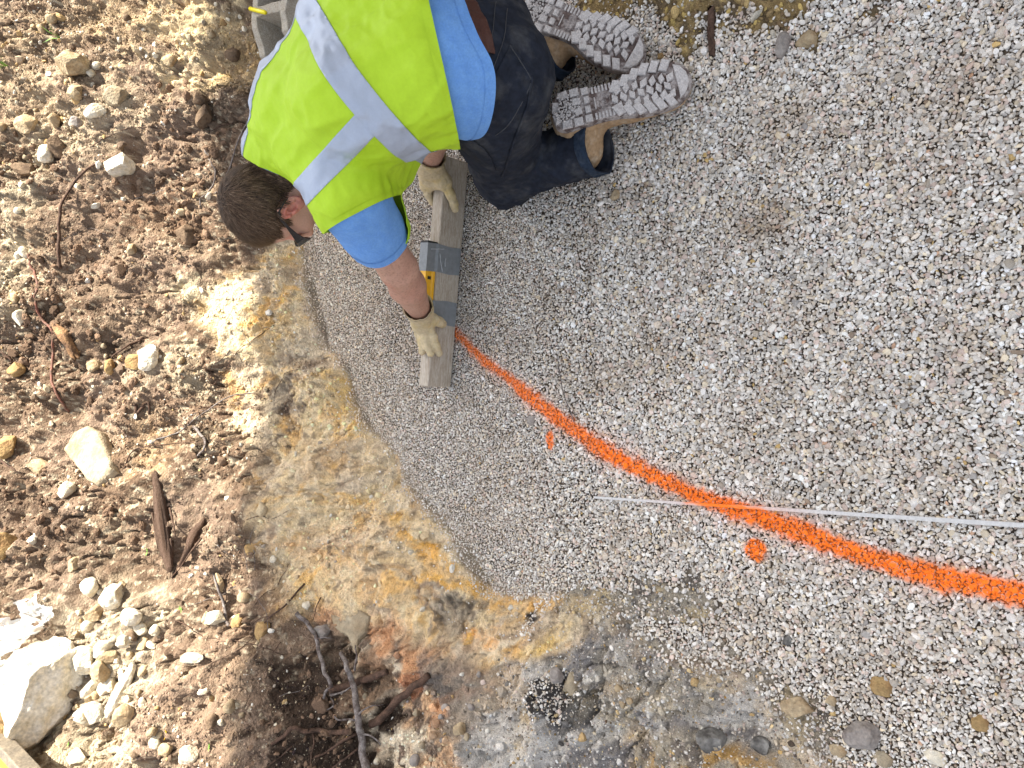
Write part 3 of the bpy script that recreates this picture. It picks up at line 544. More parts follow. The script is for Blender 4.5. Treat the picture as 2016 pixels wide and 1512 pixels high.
# ------------------------------------------------------------------ roots, twigs, sticks
def smoothpath(pts, n):
    p = np.array(pts, float); m = len(p)
    if m < 3: t = np.linspace(0, 1, n)[:, None]; return p[0] * (1 - t) + p[-1] * t
    q = np.vstack([2 * p[0] - p[1], p, 2 * p[-1] - p[-2]]); out = []
    for t in np.linspace(0, m - 1 - 1e-6, n):
        i = int(t); f = t - i; a, b, c, d = q[i], q[i + 1], q[i + 2], q[i + 3]
        out.append(.5 * (2 * b + (c - a) * f + (2 * a - 5 * b + 4 * c - d) * f * f + (3 * b - a - 3 * c + d) * f ** 3))
    return np.array(out)
def tube(path, rad, ns=8, nz=.12, seed=0, squash=1.0):
    n = len(path); T = nrm(np.gradient(path, axis=0)); up = np.array([0, 0, 1.0]); V = []; r = np.random.default_rng(seed); ph = r.uniform(0, 6)
    for i in range(n):
        a = nrm(np.cross(T[i], up)) if abs(T[i] @ up) < .95 else np.array([1.0, 0, 0]); b = np.cross(a, T[i])
        for k in range(ns):
            t = 2 * math.pi * k / ns; V.append(path[i] + rad[i] * (math.cos(t) * a + squash * math.sin(t) * b))
    V = np.array(V); c = np.repeat(path, ns, 0); g = 1 + nz * fbm(V, 90, 2, seed % 30) + nz * fbm(V, 300, 2, seed % 31); V = c + (V - c) * g[:, None]
    F = [(i * ns + k, i * ns + (k + 1) % ns, (i + 1) * ns + (k + 1) % ns, (i + 1) * ns + k) for i in range(n - 1) for k in range(ns)]
    F += [tuple(range(ns))[::-1], tuple((n - 1) * ns + k for k in range(ns))]
    return V, F
def root(name, pts, w0, w1, m, label, cat='root', group=None, n=None, seed=0, kids=(), wig=.0015, dz=.0):
    def mk(pts, w0, w1, sd):
        W = np.array([G(p[0], p[1], (p[2] if len(p) > 2 else 0) + dz + .4 * w0) + np.array([0, 0, 0]) for p in pts])
        k = max(8, int(sum(np.linalg.norm(np.diff(W, axis=0), axis=1)) / .008)); k = min(k, 90); Q_ = smoothpath(W, k)
        Q_ = Q_ + wig * np.stack([pn(Q_, 28, sd % 20 + j) for j in range(3)], -1) * 2
        zz = gridat(Q_[:, 0], Q_[:, 1]); Q_[:, 2] = np.maximum(Q_[:, 2], zz + .0); return tube(Q_, np.linspace(w0, w1, k), 6 if w0 < .004 else 10, .12, sd)
    V, F = mk(pts, w0, w1, seed); c = V[0].copy(); o = mesh(name, V - c, F, m); o.location = c; tag(o, label, cat, group)
    for j, (nm, kp, a, b) in enumerate(kids):
        V, F = mk(kp, a, b, seed + 5 + j); mesh(nm, V - c, F, m, o)
    return o
root('root', [(190, 322, 0), (165, 338, .02), (142, 366, .04), (122, 400, .05), (117, 440, .05), (115, 490, .045), (117, 528, .02)], .0035, .006, M_ROOT, 'dark upright root standing clear of the soil, throwing a long shadow', seed=1)
root('root', [(56, 500), (66, 530), (73, 560, .01), (70, 598, .012), (84, 628, .012), (102, 652, .012), (104, 700, .014), (101, 745, .01), (112, 775, .008), (136, 812)], .0045, .0040, M_ROOTR, 'thick bent red brown root running down the left slope', seed=2)
root('root', [(178, 290), (215, 268, .005), (260, 252, .006), (320, 254, .006), (372, 264, .005), (395, 268), (430, 250, .005), (462, 242)], .0016, .0018, M_ROOT, 'thin dark root arching across the slope left of the vest', seed=3)
root('root', [(488, 238), (472, 270, .012), (462, 300, .012), (450, 335, .01), (438, 360, .008), (425, 382)], .0026, .0016, M_TWIG, 'pale thin root curving down beside the vest to the hair', seed=4)
root('root', [(404, 290), (412, 308), (424, 334, .006), (421, 360, .006), (406, 385, .006), (396, 425)], .0030, .0022, M_TWIG, 'grey crooked root left of the person\'s head', seed=5)
root('root', [(500, 774, .004), (470, 776, .012), (440, 786, .012), (410, 808, .010), (385, 824, .008), (350, 852, .006), (297, 872)], .0018, .0024, M_TWIG, 'long grey twig crossing the rock above the pale slab', cat='twig', seed=6)
root('root', [(246, 922), (252, 902, .006), (268, 884, .008), (310, 876, .006), (370, 872, .008), (430, 868, .008), (505, 858, .004)], .0026, .0010, M_ROOT, 'thin brown root hooking up right of the large flat slab', seed=7)
root('root', [(382, 840), (392, 852, .01), (404, 868, .012), (400, 885, .01), (388, 898)], .005, .003, M_TWIG, 'short stubby grey root end poking out of the rock', seed=8)
root('root', [(455, 690), (430, 715, .005), (408, 750, .005), (400, 780, .004), (388, 800)], .0013, .001, M_ROOT, 'hair thin root below the black soil pocket', seed=9)
root('root', [(540, 640), (500, 668, .006), (470, 690, .006), (440, 735, .006), (420, 760, .005), (404, 790)], .0012, .0011, M_ROOT, 'long hair thin root over the yellow rock', seed=10)
root('root', [(110, 470), (128, 490), (140, 502), (168, 500), (172, 525, .006), (180, 560, .006), (197, 600)], .0010, .0009, M_ROOT, 'fine branching rootlet right of the upright root', seed=11)
root('root', [(128, 552), (140, 585, .003), (150, 605), (170, 620), (192, 632)], .0011, .0008, M_ROOT, 'fine rootlet under the foot of the upright root', seed=12)
root('root', [(0, 690), (20, 708, .008), (22, 715)], .004, .003, M_ROOT, 'short root stub at the left edge', seed=13)
root('root', [(290, 665), (262, 676, .008), (238, 690, .01), (220, 705, .006), (212, 730)], .0035, .003, M_ROOT, 'brown root above the ochre chip', seed=14)
root('root', [(265, 1035 - 240), (268, 800, .01), (270, 815), (290, 792, .01), (296, 815)], .005, .004, M_ROOT, 'looped root stub beside the small gravel pocket', seed=15)
root('root', [(0, 905), (20, 920, .005), (60, 945, .004)], .004, .002, M_ROOT, 'brown root entering from the left edge below the ochre rock', seed=16)
root('root', [(600, 1150), (585, 1165, .01), (560, 1192, .012), (535, 1212, .01), (515, 1232, .006), (500, 1242)], .003, .002, M_ROOT, 'dark root slanting down left above the dead branch', seed=17,
     kids=[('rootlet', [(535, 1212, .01), (505, 1222, .01), (470, 1258), (455, 1262)], .0014, .0008), ('rootlet', [(515, 1232, .006), (480, 1272, .006), (420, 1305)], .0014, .0008)])
root('root', [(345, 1220, 0), (370, 1232, .004), (395, 1250, .006), (430, 1258, .006), (470, 1262, .005), (520, 1275, .004), (560, 1290)], .0014, .0012, M_ROOT, 'thin wavy root below the dead stake', seed=18)
root('root', [(632, 1175), (622, 1200, .01), (616, 1222, .006)], .0016, .001, M_ROOT, 'short straight twig above the dead branch tip', cat='twig', seed=19)
root('root', [(560, 1262), (540, 1290, .004), (520, 1330, .004)], .0014, .001, M_ROOT, 'fine root left of the dead branch', seed=20)
root('root', [(420, 1128), (430, 1160, .02), (438, 1185, .025), (446, 1218, .01), (450, 1232)], .0030, .0050, M_TWIG, 'dead stake standing on the slope beside a white rock', cat='stake', seed=21)
root('branch', [(585, 1204, .02), (600, 1222, .025), (614, 1244, .03), (622, 1262, .03), (632, 1300, .03), (648, 1336, .025), (656, 1368, .015)], .0062, .0050, M_TWIG, 'grey dead branch ending in a tangle of twigs, left one of two', cat='branch', seed=22, wig=.003,
     kids=[('twig', [(656, 1350, .02), (642, 1362, .02), (637, 1385, .01)], .004, .003), ('twig', [(655, 1368, .02), (672, 1362, .025), (690, 1352, .03)], .003, .0018), ('twig', [(650, 1378, .01), (655, 1392, .015), (640, 1400, .01)], .002, .0015), ('twig', [(620, 1258, .03), (640, 1256, .03), (650, 1255, .02)], .0022, .0016)])
root('branch', [(672, 1288, .03), (682, 1312, .04), (692, 1335, .045), (697, 1365, .045), (702, 1400, .04), (706, 1440, .04), (714, 1476, .035), (722, 1530, .03)], .0060, .0105, M_TWIG, 'long dead branch running off the bottom edge, right one of two', cat='branch', seed=23, wig=.003,
     kids=[('twig', [(699, 1270, .05), (701, 1290, .05), (700, 1320, .045)], .0016, .003), ('twig', [(705, 1415, .04), (715, 1398, .045), (755, 1385, .03)], .003, .0014), ('twig', [(700, 1416, .03), (670, 1418, .03), (658, 1408, .02)], .003, .002), ('twig', [(706, 1446, .03), (735, 1450, .03), (750, 1466, .02)], .003, .0014)])
root('log', [(648, 1362, .012), (690, 1348, .014), (730, 1334, .014), (762, 1322, .008)], .010, .008, M_ROOT, 'round dark log stub lying behind the two dead branches', cat='log', seed=24, wig=.002)
root('root', [(842, 1328, .01), (815, 1350, .012), (792, 1374, .012), (762, 1402, .012), (728, 1428, .008)], .0085, .0105, M_ROOT, 'thick cracked brown root slanting down to the dead branch', seed=25, wig=.004)
root('root', [(538, 1464, .002), (558, 1450, .004), (578, 1434, .006), (620, 1436, .006), (660, 1442, .006), (696, 1438, .004)], .0045, .0075, M_ROOT, 'dark root crossing the hollow at the bottom left of the branches', seed=26)
root('root', [(615, 1494, .004), (640, 1482, .008), (670, 1462, .01), (702, 1446, .008)], .0025, .0045, M_ROOT, 'long thin root fork below the crossing root', seed=27)
root('root', [(616, 1440, .006), (618, 1462, .01), (614, 1490, .006), (608, 1530)], .0022, .0025, M_ROOT, 'upright brown twig in the dark hollow', cat='twig', seed=28)
root('root', [(655, 1512, .01), (680, 1494, .012), (704, 1474, .012)], .003, .003, M_ROOT, 'short thick root at the bottom edge beside the long branch', seed=29)
root('root', [(500, 1530), (540, 1498, .003), (575, 1470, .003)], .0016, .002, M_ROOT, 'thin root at the bottom edge left of the hollow', seed=30)
for k in range(34):
    z_ = [(520, 1220), (330, 600), (430, 900), (460, 1180), (640, 1460), (300, 500), (560, 1300), (380, 1080), (230, 400), (480, 700)][k % 10]; u, v = z_[0] + r0.normal(0, 55), z_[1] + r0.normal(0, 60); a = r0.uniform(0, 6.28); L_ = r0.uniform(15, 40); pt = [(u, v)]
    for _ in range(3): a += r0.normal(0, .5); u += L_ * math.cos(a); v += L_ * math.sin(a); pt.append((u, v, r0.uniform(0, .006)))
    if all(5 < p_[0] < 640 and 5 < p_[1] < 1540 for p_ in pt): root('rootlet', pt, .0011, .0006, M_ROOT if k % 3 else M_TWIG, 'hair fine rootlet lying loose on the dirt bank', cat='rootlet', group='fine rootlets hanging on the bank', seed=60 + k)
def splinter(name, pts, ws, m, label, cat, seed, dz=.01, planks=()):
    W = np.array([G(p[0], p[1], dz) for p in pts]); k = 40; Q_ = smoothpath(W, k); rad = np.interp(np.linspace(0, 1, k), np.linspace(0, 1, len(ws)), ws)
    V, F = tube(Q_, rad, 16, .02, seed); c = np.repeat(Q_, 16, 0); th = np.tile(np.arange(16), k); al = np.repeat(np.linspace(0, 1, k), 16); rr = np.random.default_rng(seed + 1).uniform(-.3, .25, 16); gr = 1 + rr[th] + .18 * np.sin(al * 7 + th * 1.9 + seed) * np.sin(th * 5.1) ; V = c + (V - c) * gr[:, None]
    e = np.repeat(np.linspace(0, 1, k), 16); jag = np.random.default_rng(seed).uniform(-.5, 1, 16)[th]; T = nrm(Q_[-1] - Q_[0]); V += np.outer((np.maximum(e - .9, 0) * 10 + -np.maximum(.1 - e, 0) * 10) * jag * .02, T)
    c0 = V[0].copy(); o = mesh(name, V - c0, F, m, smooth=True); o.location = c0; tag(o, label, cat)
    for j, kp in enumerate(planks):
        W = np.array([G(p[0], p[1], dz + .004) for p in kp]); V, F = tube(smoothpath(W, 20), np.linspace(.0035, .0012, 20), 7, .2, seed + j); mesh('splinter', V - c0, F, m, o)
    return o
splinter('log', [(306, 935), (314, 985), (322, 1040), (328, 1085), (334, 1118)], [.008, .017, .020, .016, .008], M_WOOD, 'splintered reddish log lying on the bare soil, biggest piece of wood', 'log', 3, .014, planks=[[(334, 1000), (343, 1040), (346, 1062)], [(300, 1010), (306, 1050), (310, 1080)], [(336, 1060), (340, 1100), (334, 1140)]])
splinter('log', [(402, 1028), (385, 1052), (370, 1082), (356, 1110), (342, 1132)], [.012, .014, .010, .007, .004], M_WOOD, 'dark peeling piece of bark right of the splintered log', 'bark', 5, .010, planks=[[(396, 1060), (372, 1092), (350, 1125)]])
splinter('wood_chunk', [(112, 644), (126, 660), (140, 680), (150, 702)], [.012, .018, .016, .014], mat('rotten_wood', (.30, .17, .08), .9, var=.4, vscale=40, bump=1, bscale=90, bdist=.004, col2=(.09, .05, .03)), 'broken orange brown wood stump end sticking out of the soil', 'wood', 7, .012)
splinter('stick', [(1400, 28), (1400, 60), (1402, 98)], [.0065, .0075, .0065], M_ROOT, 'dark brown stick end at the clay edge along the top', 'stick', 9, .008)
# ------------------------------------------------------------------ small plants
M_LEAF = mat('leaf_green', (.16, .34, .05), .6, var=.2); M_PET = mat('petal_yellow', (.80, .50, .02), .6, var=.1)
def leaf(u, v, s, m, label, cat, name, n=3, seed=0):
    c = G(u, v, .004); r = np.random.default_rng(seed); V, F = [], []
    for k in range(n):
        a = r.uniform(0, 6.28); d = np.array([math.cos(a), math.sin(a), .35]); q = np.array([-math.sin(a), math.cos(a), 0]); b = len(V)
        V += [np.zeros(3), d * s * .5 + q * s * .25, d * s + [0, 0, .1 * s], d * s * .5 - q * s * .25, d * s * .5 + [0, 0, -.15 * s]]; F += [(b, b + 1, b + 4), (b + 1, b + 2, b + 4), (b + 2, b + 3, b + 4), (b + 3, b, b + 4)]
    o = mesh(name, V, F, m, smooth=False); o.location = c; return tag(o, label, cat)
leaf(290, 1085, .014, M_LEAF, 'tiny green seedling beside the splintered log', 'seedling', 'seedling', 3, 1)
leaf(411, 1466, .016, M_LEAF, 'small green seedling near the bottom edge left of the hollow', 'seedling', 'seedling', 5, 2)
leaf(357, 1199, .012, M_LEAF, 'tiny green seedling above the thin wavy root', 'seedling', 'seedling', 4, 3)
leaf(327, 1444, .016, M_PET, 'bright yellow petal lying between white rocks near the bottom', 'petal', 'petal', 2, 4)
leaf(205, 1358, .010, M_PET, 'tiny orange yellow petal by the long slanting white slab', 'petal', 'petal', 2, 5)
leaf(135, 1460, .014, M_LEAF, 'green seedling under the big white boulder', 'seedling', 'seedling', 4, 6)
for j, (u, v) in enumerate([(18, 130), (120, 75)]):
    c = G(u, v, .0); V, F = [], []; r = np.random.default_rng(40 + j)
    for k in range(7):
        a = r.uniform(0, 6.28); d = np.array([math.cos(a) * .5, math.sin(a) * .5, 1]); q = np.array([-math.sin(a), math.cos(a), 0]) * .0012; L_ = r.uniform(.03, .06); b = len(V)
        V += [-q, q, d * L_ * .6 + q, d * L_ * .6 - q, d * L_ + np.array([math.cos(a), math.sin(a), -.2]) * L_ * .4]; F += [(b, b + 1, b + 2, b + 3), (b + 3, b + 2, b + 4)]
    o = mesh('grass_tuft', V, F, M_LEAF); o.location = c; tag(o, ['thin green grass blades at the far left edge of the bank', 'few grass blades on the rubble left of the big cream boulder'][j], 'grass tuft')
# ------------------------------------------------------------------ thin lath on the gravel
M_LATH = mat('white_lath', (.55, .55, .54), .5, var=.12, vscale=30, bump=.2, bscale=80)
def lathmesh():
    A, B = P(1170, 979, .016), P(2060, 1037, .016); dr = nrm(B - A); sd = nrm(np.cross([0, 0, 1], dr)); n = 60; V = []; L_ = np.linalg.norm(B - A)
    for i in range(n):
        t = i / (n - 1); c = A + dr * L_ * t + np.array([0, 0, .001 * math.sin(t * 9)]); wd = .0026 + .0016 * t
        if abs(t - .40) < .008: wd *= 1.4
        for s, z in ((-1, -.0014), (1, -.0014), (1, .0014), (-1, .0014)): V.append(c + sd * wd * s + np.array([0, 0, z]))
    F = [(i * 4 + k, i * 4 + (k + 1) % 4, (i + 1) * 4 + (k + 1) % 4, (i + 1) * 4 + k) for i in range(n - 1) for k in range(4)] + [(3, 2, 1, 0), (4 * n - 4, 4 * n - 3, 4 * n - 2, 4 * n - 1)]
    V = np.array(V); a, b, c, h = paint_parts(V); k = np.clip(np.maximum(a, h * .8), 0, 1)[:, None]; return V, F, np.array([.56, .55, .53]) * (1 - k) + ORG * k
V, F, cc = lathmesh(); tag(mesh('lath', V, F, mat('lath_paint', vcol=True, rough=.5, var=.1, vscale=40, bump=.2, bscale=90), col=cc, smooth=False), 'thin whitish lath lying across the orange line, sprayed orange in the middle', 'lath')
_ = root('twig', [(1096, 700, .004), (1104, 745, .006), (1112, 780, .006), (1130, 830, .004)], .0014, .0012, M_TWIG, 'thin grey twig on the gravel above the orange line', cat='twig', seed=31, dz=.012)
root('twig', [(1735, 28, .004), (1722, 48, .01), (1690, 66, .01), (1650, 78, .004)], .0022, .0014, M_TWIG, 'thin twig at the clay edge right of the two stones', cat='twig', seed=32, dz=.012)
# ------------------------------------------------------------------ board, level and duct tape
A0, B0 = P(919, 320, .012), P(885, 762, .010); bx = nrm(B0 - A0); bx[2] = 0; bx = nrm(bx); by = np.array([-bx[1], bx[0], 0]);
if by[1] < 0: by = -by
bl = float(np.linalg.norm(B0 - A0)); Z0 = .004; BH, BT = .092, .038
def bp(s, t, z): return A0 * [1, 1, 0] + bx * s + by * t + np.array([0, 0, Z0 + z])
def prism(name, prof, s0, s1, m, parent=None, bevel=.0015, nseg=1, jit=0):
    n = len(prof); V = []; ss = np.linspace(s0, s1, nseg + 1); r = np.random.default_rng(3)
    for s in ss: V += [bp(s, t, z) + (r.normal(0, jit, 3) if jit else 0) for t, z in prof]
    F = [(i * n + k, i * n + (k + 1) % n, (i + 1) * n + (k + 1) % n, (i + 1) * n + k) for i in range(nseg) for k in range(n)] + [tuple(range(n))[::-1], tuple(nseg * n + k for k in range(n))]
    o = mesh(name, V, F, m, parent, smooth=False)
    import bmesh
    bm = bmesh.new(); bm.from_mesh(o.data); bmesh.ops.recalc_face_normals(bm, faces=bm.faces); bm.to_mesh(o.data); bm.free()
    if bevel: md = o.modifiers.new('bevel', 'BEVEL'); md.width = bevel; md.segments = 2; md.limit_method = 'ANGLE'; md.angle_limit = R(25)
    return o
M_BRD = mat('board_wood', (.46, .41, .34), .8, var=.22, vscale=8, bump=.5, bscale=30, bdist=.002, col2=(.30, .24, .175), ramp=(.40, .72), stretch=((2.5, 28, 28), (0, 0, math.atan2(-bx[1], bx[0]))), spec=.2)
board = empty('timber_board', tuple(bp(bl / 2, BT / 2, 0))); tag(board, 'weathered grey wooden plank standing on edge, held under both gloves', 'board')
reparent(prism('plank', [(0, 0), (0, BH), (BT, BH), (BT, 0)], 0, bl, M_BRD, bevel=.004), board)
M_TAPE = mat('duct_tape', (.20, .215, .225), .38, var=.12, vscale=20, bump=.5, bscale=45, bdist=.002, spec=.5)
def s_at(v): return float(np.interp(v, [320, 762], [0, bl]))
LH, LT = .036, .026; lz = BH + .001
level = empty('spirit_level', tuple(bp(s_at(565), .02, BH))); tag(level, 'small yellow spirit level strapped on top of the board with grey tape', 'spirit level')
M_YEL = mat('level_yellow', (.80, .42, .015), .4, var=.06, bump=.05, spec=.5); M_BLK = mat('level_black', (.02, .02, .02), .5, var=.05)
reparent(prism('level_body', [(.005, lz), (.005, lz + .008), (.008, lz + .011), (.008, lz + LH - .011), (.005, lz + LH - .008), (.005, lz + LH), (.005 + LT, lz + LH), (.005 + LT, lz + LH - .008), (.002 + LT, lz + LH - .011), (.002 + LT, lz + .011), (.005 + LT, lz + .008), (.005 + LT, lz)], s_at(488), s_at(642), M_YEL, bevel=.0008), level)
reparent(prism('end_cap', [(.004, lz - .0005), (.004, lz + LH + .001), (.006 + LT, lz + LH + .001), (.006 + LT, lz - .0005)], s_at(484), s_at(488.5), M_BLK, bevel=.001), level)
reparent(prism('end_cap', [(.004, lz - .0005), (.004, lz + LH + .001), (.006 + LT, lz + LH + .001), (.006 + LT, lz - .0005)], s_at(641.5), s_at(646), M_BLK, bevel=.001), level)
reparent(prism('label_band', [(.0072, lz + .013), (.0072, lz + .027), (.0086, lz + .027), (.0086, lz + .013)], s_at(550), s_at(556), M_BLK, bevel=0), level)
def tape(v0, v1, label, sd):
    e = .0012; pr = [(-e, .004), (-e, BH * .5), (-e, BH + .001), (.005 - e, lz + .006), (.005 - e, lz + LH + e), (.005 + LT + e, lz + LH + e), (.005 + LT + e, lz), (BT + e, BH), (BT + e, .004)]
    s0, s1 = s_at(v0), s_at(v1); n = 16; V = []; m = len(pr); r = np.random.default_rng(sd)
    for s in np.linspace(s0, s1, n):
        for k, (t, z) in enumerate(pr): V.append(bp(s + .0015 * math.sin(z * 60 + sd), t, z))
    V = np.array(V); w_ = .0009 * fbm(V, 60, 2, sd) ; V = V + np.outer(w_, -by) + np.outer(np.abs(w_), [0, 0, 1.0])
    F = [(i * m + k, i * m + (k + 1), (i + 1) * m + (k + 1), (i + 1) * m + k) for i in range(n - 1) for k in range(m - 1)]
    c = V.mean(0); o = mesh('duct_tape', V - c, F, M_TAPE, smooth=False); o.location = c; md = o.modifiers.new('s', 'SOLIDIFY'); md.thickness = .0007; tag(o, label, 'duct tape')
    return o
t1 = tape(488, 541, 'grey duct tape wrap nearer the person\'s shoulder, creased over the level', 5); t2 = tape(594, 641, 'grey duct tape wrap beside the outstretched left glove', 8)
for tt, (za, zb, sa, sb) in ((t1, (.075, .125, 495, 500)), (t1, (.090, .075, 505, 538)), (t1, (.066, .066, 512, 528))):
    a, b = bp(s_at(sa), -.004 + .005 * (za > BH), za), bp(s_at(sb), -.004, zb); V, F = tube(smoothpath([a, (a + b) / 2 + [0, 0, .002], b], 12), np.full(12, .0011), 5, .1, 3); mesh('tape_fold', V - np.array(tt.location), F, mat('tape_edge', (.45, .48, .50), .3, bump=0), tt)
# ------------------------------------------------------------------ hollow concrete block with yellow marker
M_CON = mat('concrete', (.40, .37, .31), .95, var=.28, vscale=60, bump=.8, bscale=350, bdist=.002, spec=.1, col2=(.33, .29, .23))
cb = A_([1.175, 2.070, 0]); zb = .0; blk = empty('concrete_block', (cb[0], cb[1], zb)); tag(blk, 'broken hollow concrete block on the gravel behind the vest shoulder', 'concrete block')
def cblock():
    import bmesh
    r = np.random.default_rng(5); V, F = [], []; hgt = .19; Lx, Ly, wt = .39, .19, .032
    xs = [0, wt, (Lx - wt) / 2, (Lx + wt) / 2, Lx - wt, Lx]
    L = [(0, Lx, 0, wt), (0, Lx, Ly - wt, Ly)]; W = [(0, wt), ((Lx - wt) / 2, (Lx + wt) / 2), (Lx - wt, Lx)]
    bx_ = []
    n = 16
    def wall(p0, p1, tn):   # wall with an uneven broken top
        p0, p1 = np.array(p0), np.array(p1); d = p1 - p0; q = nrm(np.array([-d[1], d[0]])) * tn / 2; b = len(V)
        for i in range(n + 1):
            c = p0 + d * i / n; dist_ = c[0] / Lx; top = hgt * (1 - .55 * sst(.45, 0, dist_) * (.6 + .4 * (r.uniform() if i % 2 else .5))) - .004 * r.uniform()
            for s in (-1, 1):
                for z in (0, top): V.append((c[0] + q[0] * s, c[1] + q[1] * s, z))
        for i in range(n):
            a = b + i * 4; e = a + 4; F.extend([(a, e, e + 1, a + 1), (a + 2, a + 3, e + 3, e + 2), (a + 1, e + 1, e + 3, a + 3), (a, a + 2, e + 2, e)])
        F.extend([(b, b + 1, b + 3, b + 2), (b + 4 * n, b + 4 * n + 2, b + 4 * n + 3, b + 4 * n + 1)])
    wall((0, wt / 2), (Lx, wt / 2), wt); wall((0, Ly - wt / 2), (Lx, Ly - wt / 2), wt)
    for a in (wt / 2 + .003, Lx / 2, Lx - wt / 2 - .003): wall((a, wt + .0005), (a, Ly - wt - .0005), wt)
    V_ = np.array(V); V_ += .0022 * np.stack([fbm(V_, 40, 3, k) for k in range(3)], -1); return V_, F
V, F = cblock(); a = R(-8); V = V @ np.array([[math.cos(a), math.sin(a), 0], [-math.sin(a), math.cos(a), 0], [0, 0, 1]]); V += np.array([-.20, -.10, .0])
o = mesh('block_body', V, F, M_CON, blk, smooth=False); md = o.modifiers.new('b', 'BEVEL'); md.width = .003; md.segments = 2; md.limit_method = 'ANGLE'
m0, m1 = P(492, 17, .194 + zb), P(523, 25, .194 + zb); dd = nrm(m1 - m0); V, F = tube(np.array([m0, m0 + dd * .002, m0 + (m1 - m0) * .5, m1 - dd * .003, m1]), np.array([.0052, .0064, .0066, .0064, .003]), 16, 0, 1); c = V.mean(0)
o = mesh('marker', V - c, F, mat('marker_yellow', (.85, .72, .01), .35, var=.03, bump=0, spec=.5)); o.location = c; tag(o, 'bright yellow marker lying across the top of the concrete block', 'marker')
# ------------------------------------------------------------------ steel edge of a machine in the lower left corner
p1, p2 = G(-20, 1430), G(60, 1512); c0 = G(10, 1500); zz = max(p1[2], p2[2]) + .03; q1, q2 = P(-30, 1425, zz), P(75, 1540, zz); d = nrm(q2 - q1); sd = nrm(np.cross(d, [0, 0, 1.]));
if (sd @ (P(0, 1512, zz) - q1)) < 0: sd = -sd
mb = empty('machine_bucket', tuple(q1)); tag(mb, 'yellow painted steel plate with a scuffed grey edge in the lower left corner', 'machine')
def slab(a, b, off0, off1, z0, z1): return np.array([p + sd * o_ + np.array([0, 0, z]) for p in (a, b) for o_ in (off0, off1) for z in (z0, z1)])
e1, e2 = q1 - d * .3, q2 + d * .2
reparent(boxes('steel_edge', [slab(e1, e2, 0, .030, -.03, .012)], mat('scuffed_steel', (.13, .11, .085), .6, var=.3, vscale=40, bump=.6, col2=(.20, .165, .12), spec=.4), bevel=.003), mb)
reparent(boxes('yellow_plate', [slab(e1, e2, .0305, .60, -.02, .004)], mat('machine_yellow', (.62, .35, .03), .5, var=.12, vscale=20, bump=.2, spec=.4), bevel=.002), mb)
# ------------------------------------------------------------------ plastic sheet over the white boulder
def sheet():
    n, m = 70, 60; U_ = np.linspace(-30, 190, n); V_ = np.linspace(1150, 1390, m); VV = []; bv = np.empty(len(big.data.vertices) * 3); big.data.vertices.foreach_get('co', bv); bv = bv.reshape(-1, 3) + np.array(big.location)
    for u in U_:
        for v in V_: VV.append(G(u, v))
    VV = np.array(VV)
    for i, p in enumerate(VV):
        q = np.hypot(bv[:, 0] - p[0], bv[:, 1] - p[1]); k = q < .035
        if k.any(): VV[i, 2] = max(VV[i, 2], bv[k, 2].max())
    f = fbm(VV, 16, 4, 401); g = 1 - np.abs(fbm(VV, 11, 3, 405)) * 2; VV[:, 2] += .014 + .018 * f + .02 * g; VV[:, :2] += .012 * np.stack([fbm(VV, 20, 2, 408), fbm(VV, 20, 2, 409)], -1)
    F = []
    for i in range(n - 1):
        for j in range(m - 1):
            u, v = U_[i], V_[j]; e = 7 * math.sin(u * .19) + 6 * math.sin(v * .23 + 1); top = 1212 + e if u < 50 else 1160 + e + abs(u - 80) * .9; right = 116 + e if v < 1235 else 165 + 2.5 * e - (v - 1235) * .45
            if v > top and u < right and not (1240 < v < 1258 and u < 60 and e > 6) and v < 1375 + e: F.append((i * m + j, (i + 1) * m + j, (i + 1) * m + j + 1, i * m + j + 1))
    return VV, F
V, F = sheet(); mp = bpy.data.materials.new('plastic_film'); mp.use_nodes = True; b = mp.node_tree.nodes['Principled BSDF']; b.inputs['Base Color'].default_value = (.85, .85, .83, 1); b.inputs['Roughness'].default_value = .18
b.inputs['Transmission Weight'].default_value = .35; b.inputs['Alpha'].default_value = .72; b.inputs['IOR'].default_value = 1.2
c = V.mean(0); o = mesh('plastic_sheet', V - c, F, mp, smooth=True); o.location = c; o.data.set_sharp_from_angle(angle=R(35)); tag(o, 'crumpled white translucent plastic sheet draped over the big white boulder', 'plastic sheet')
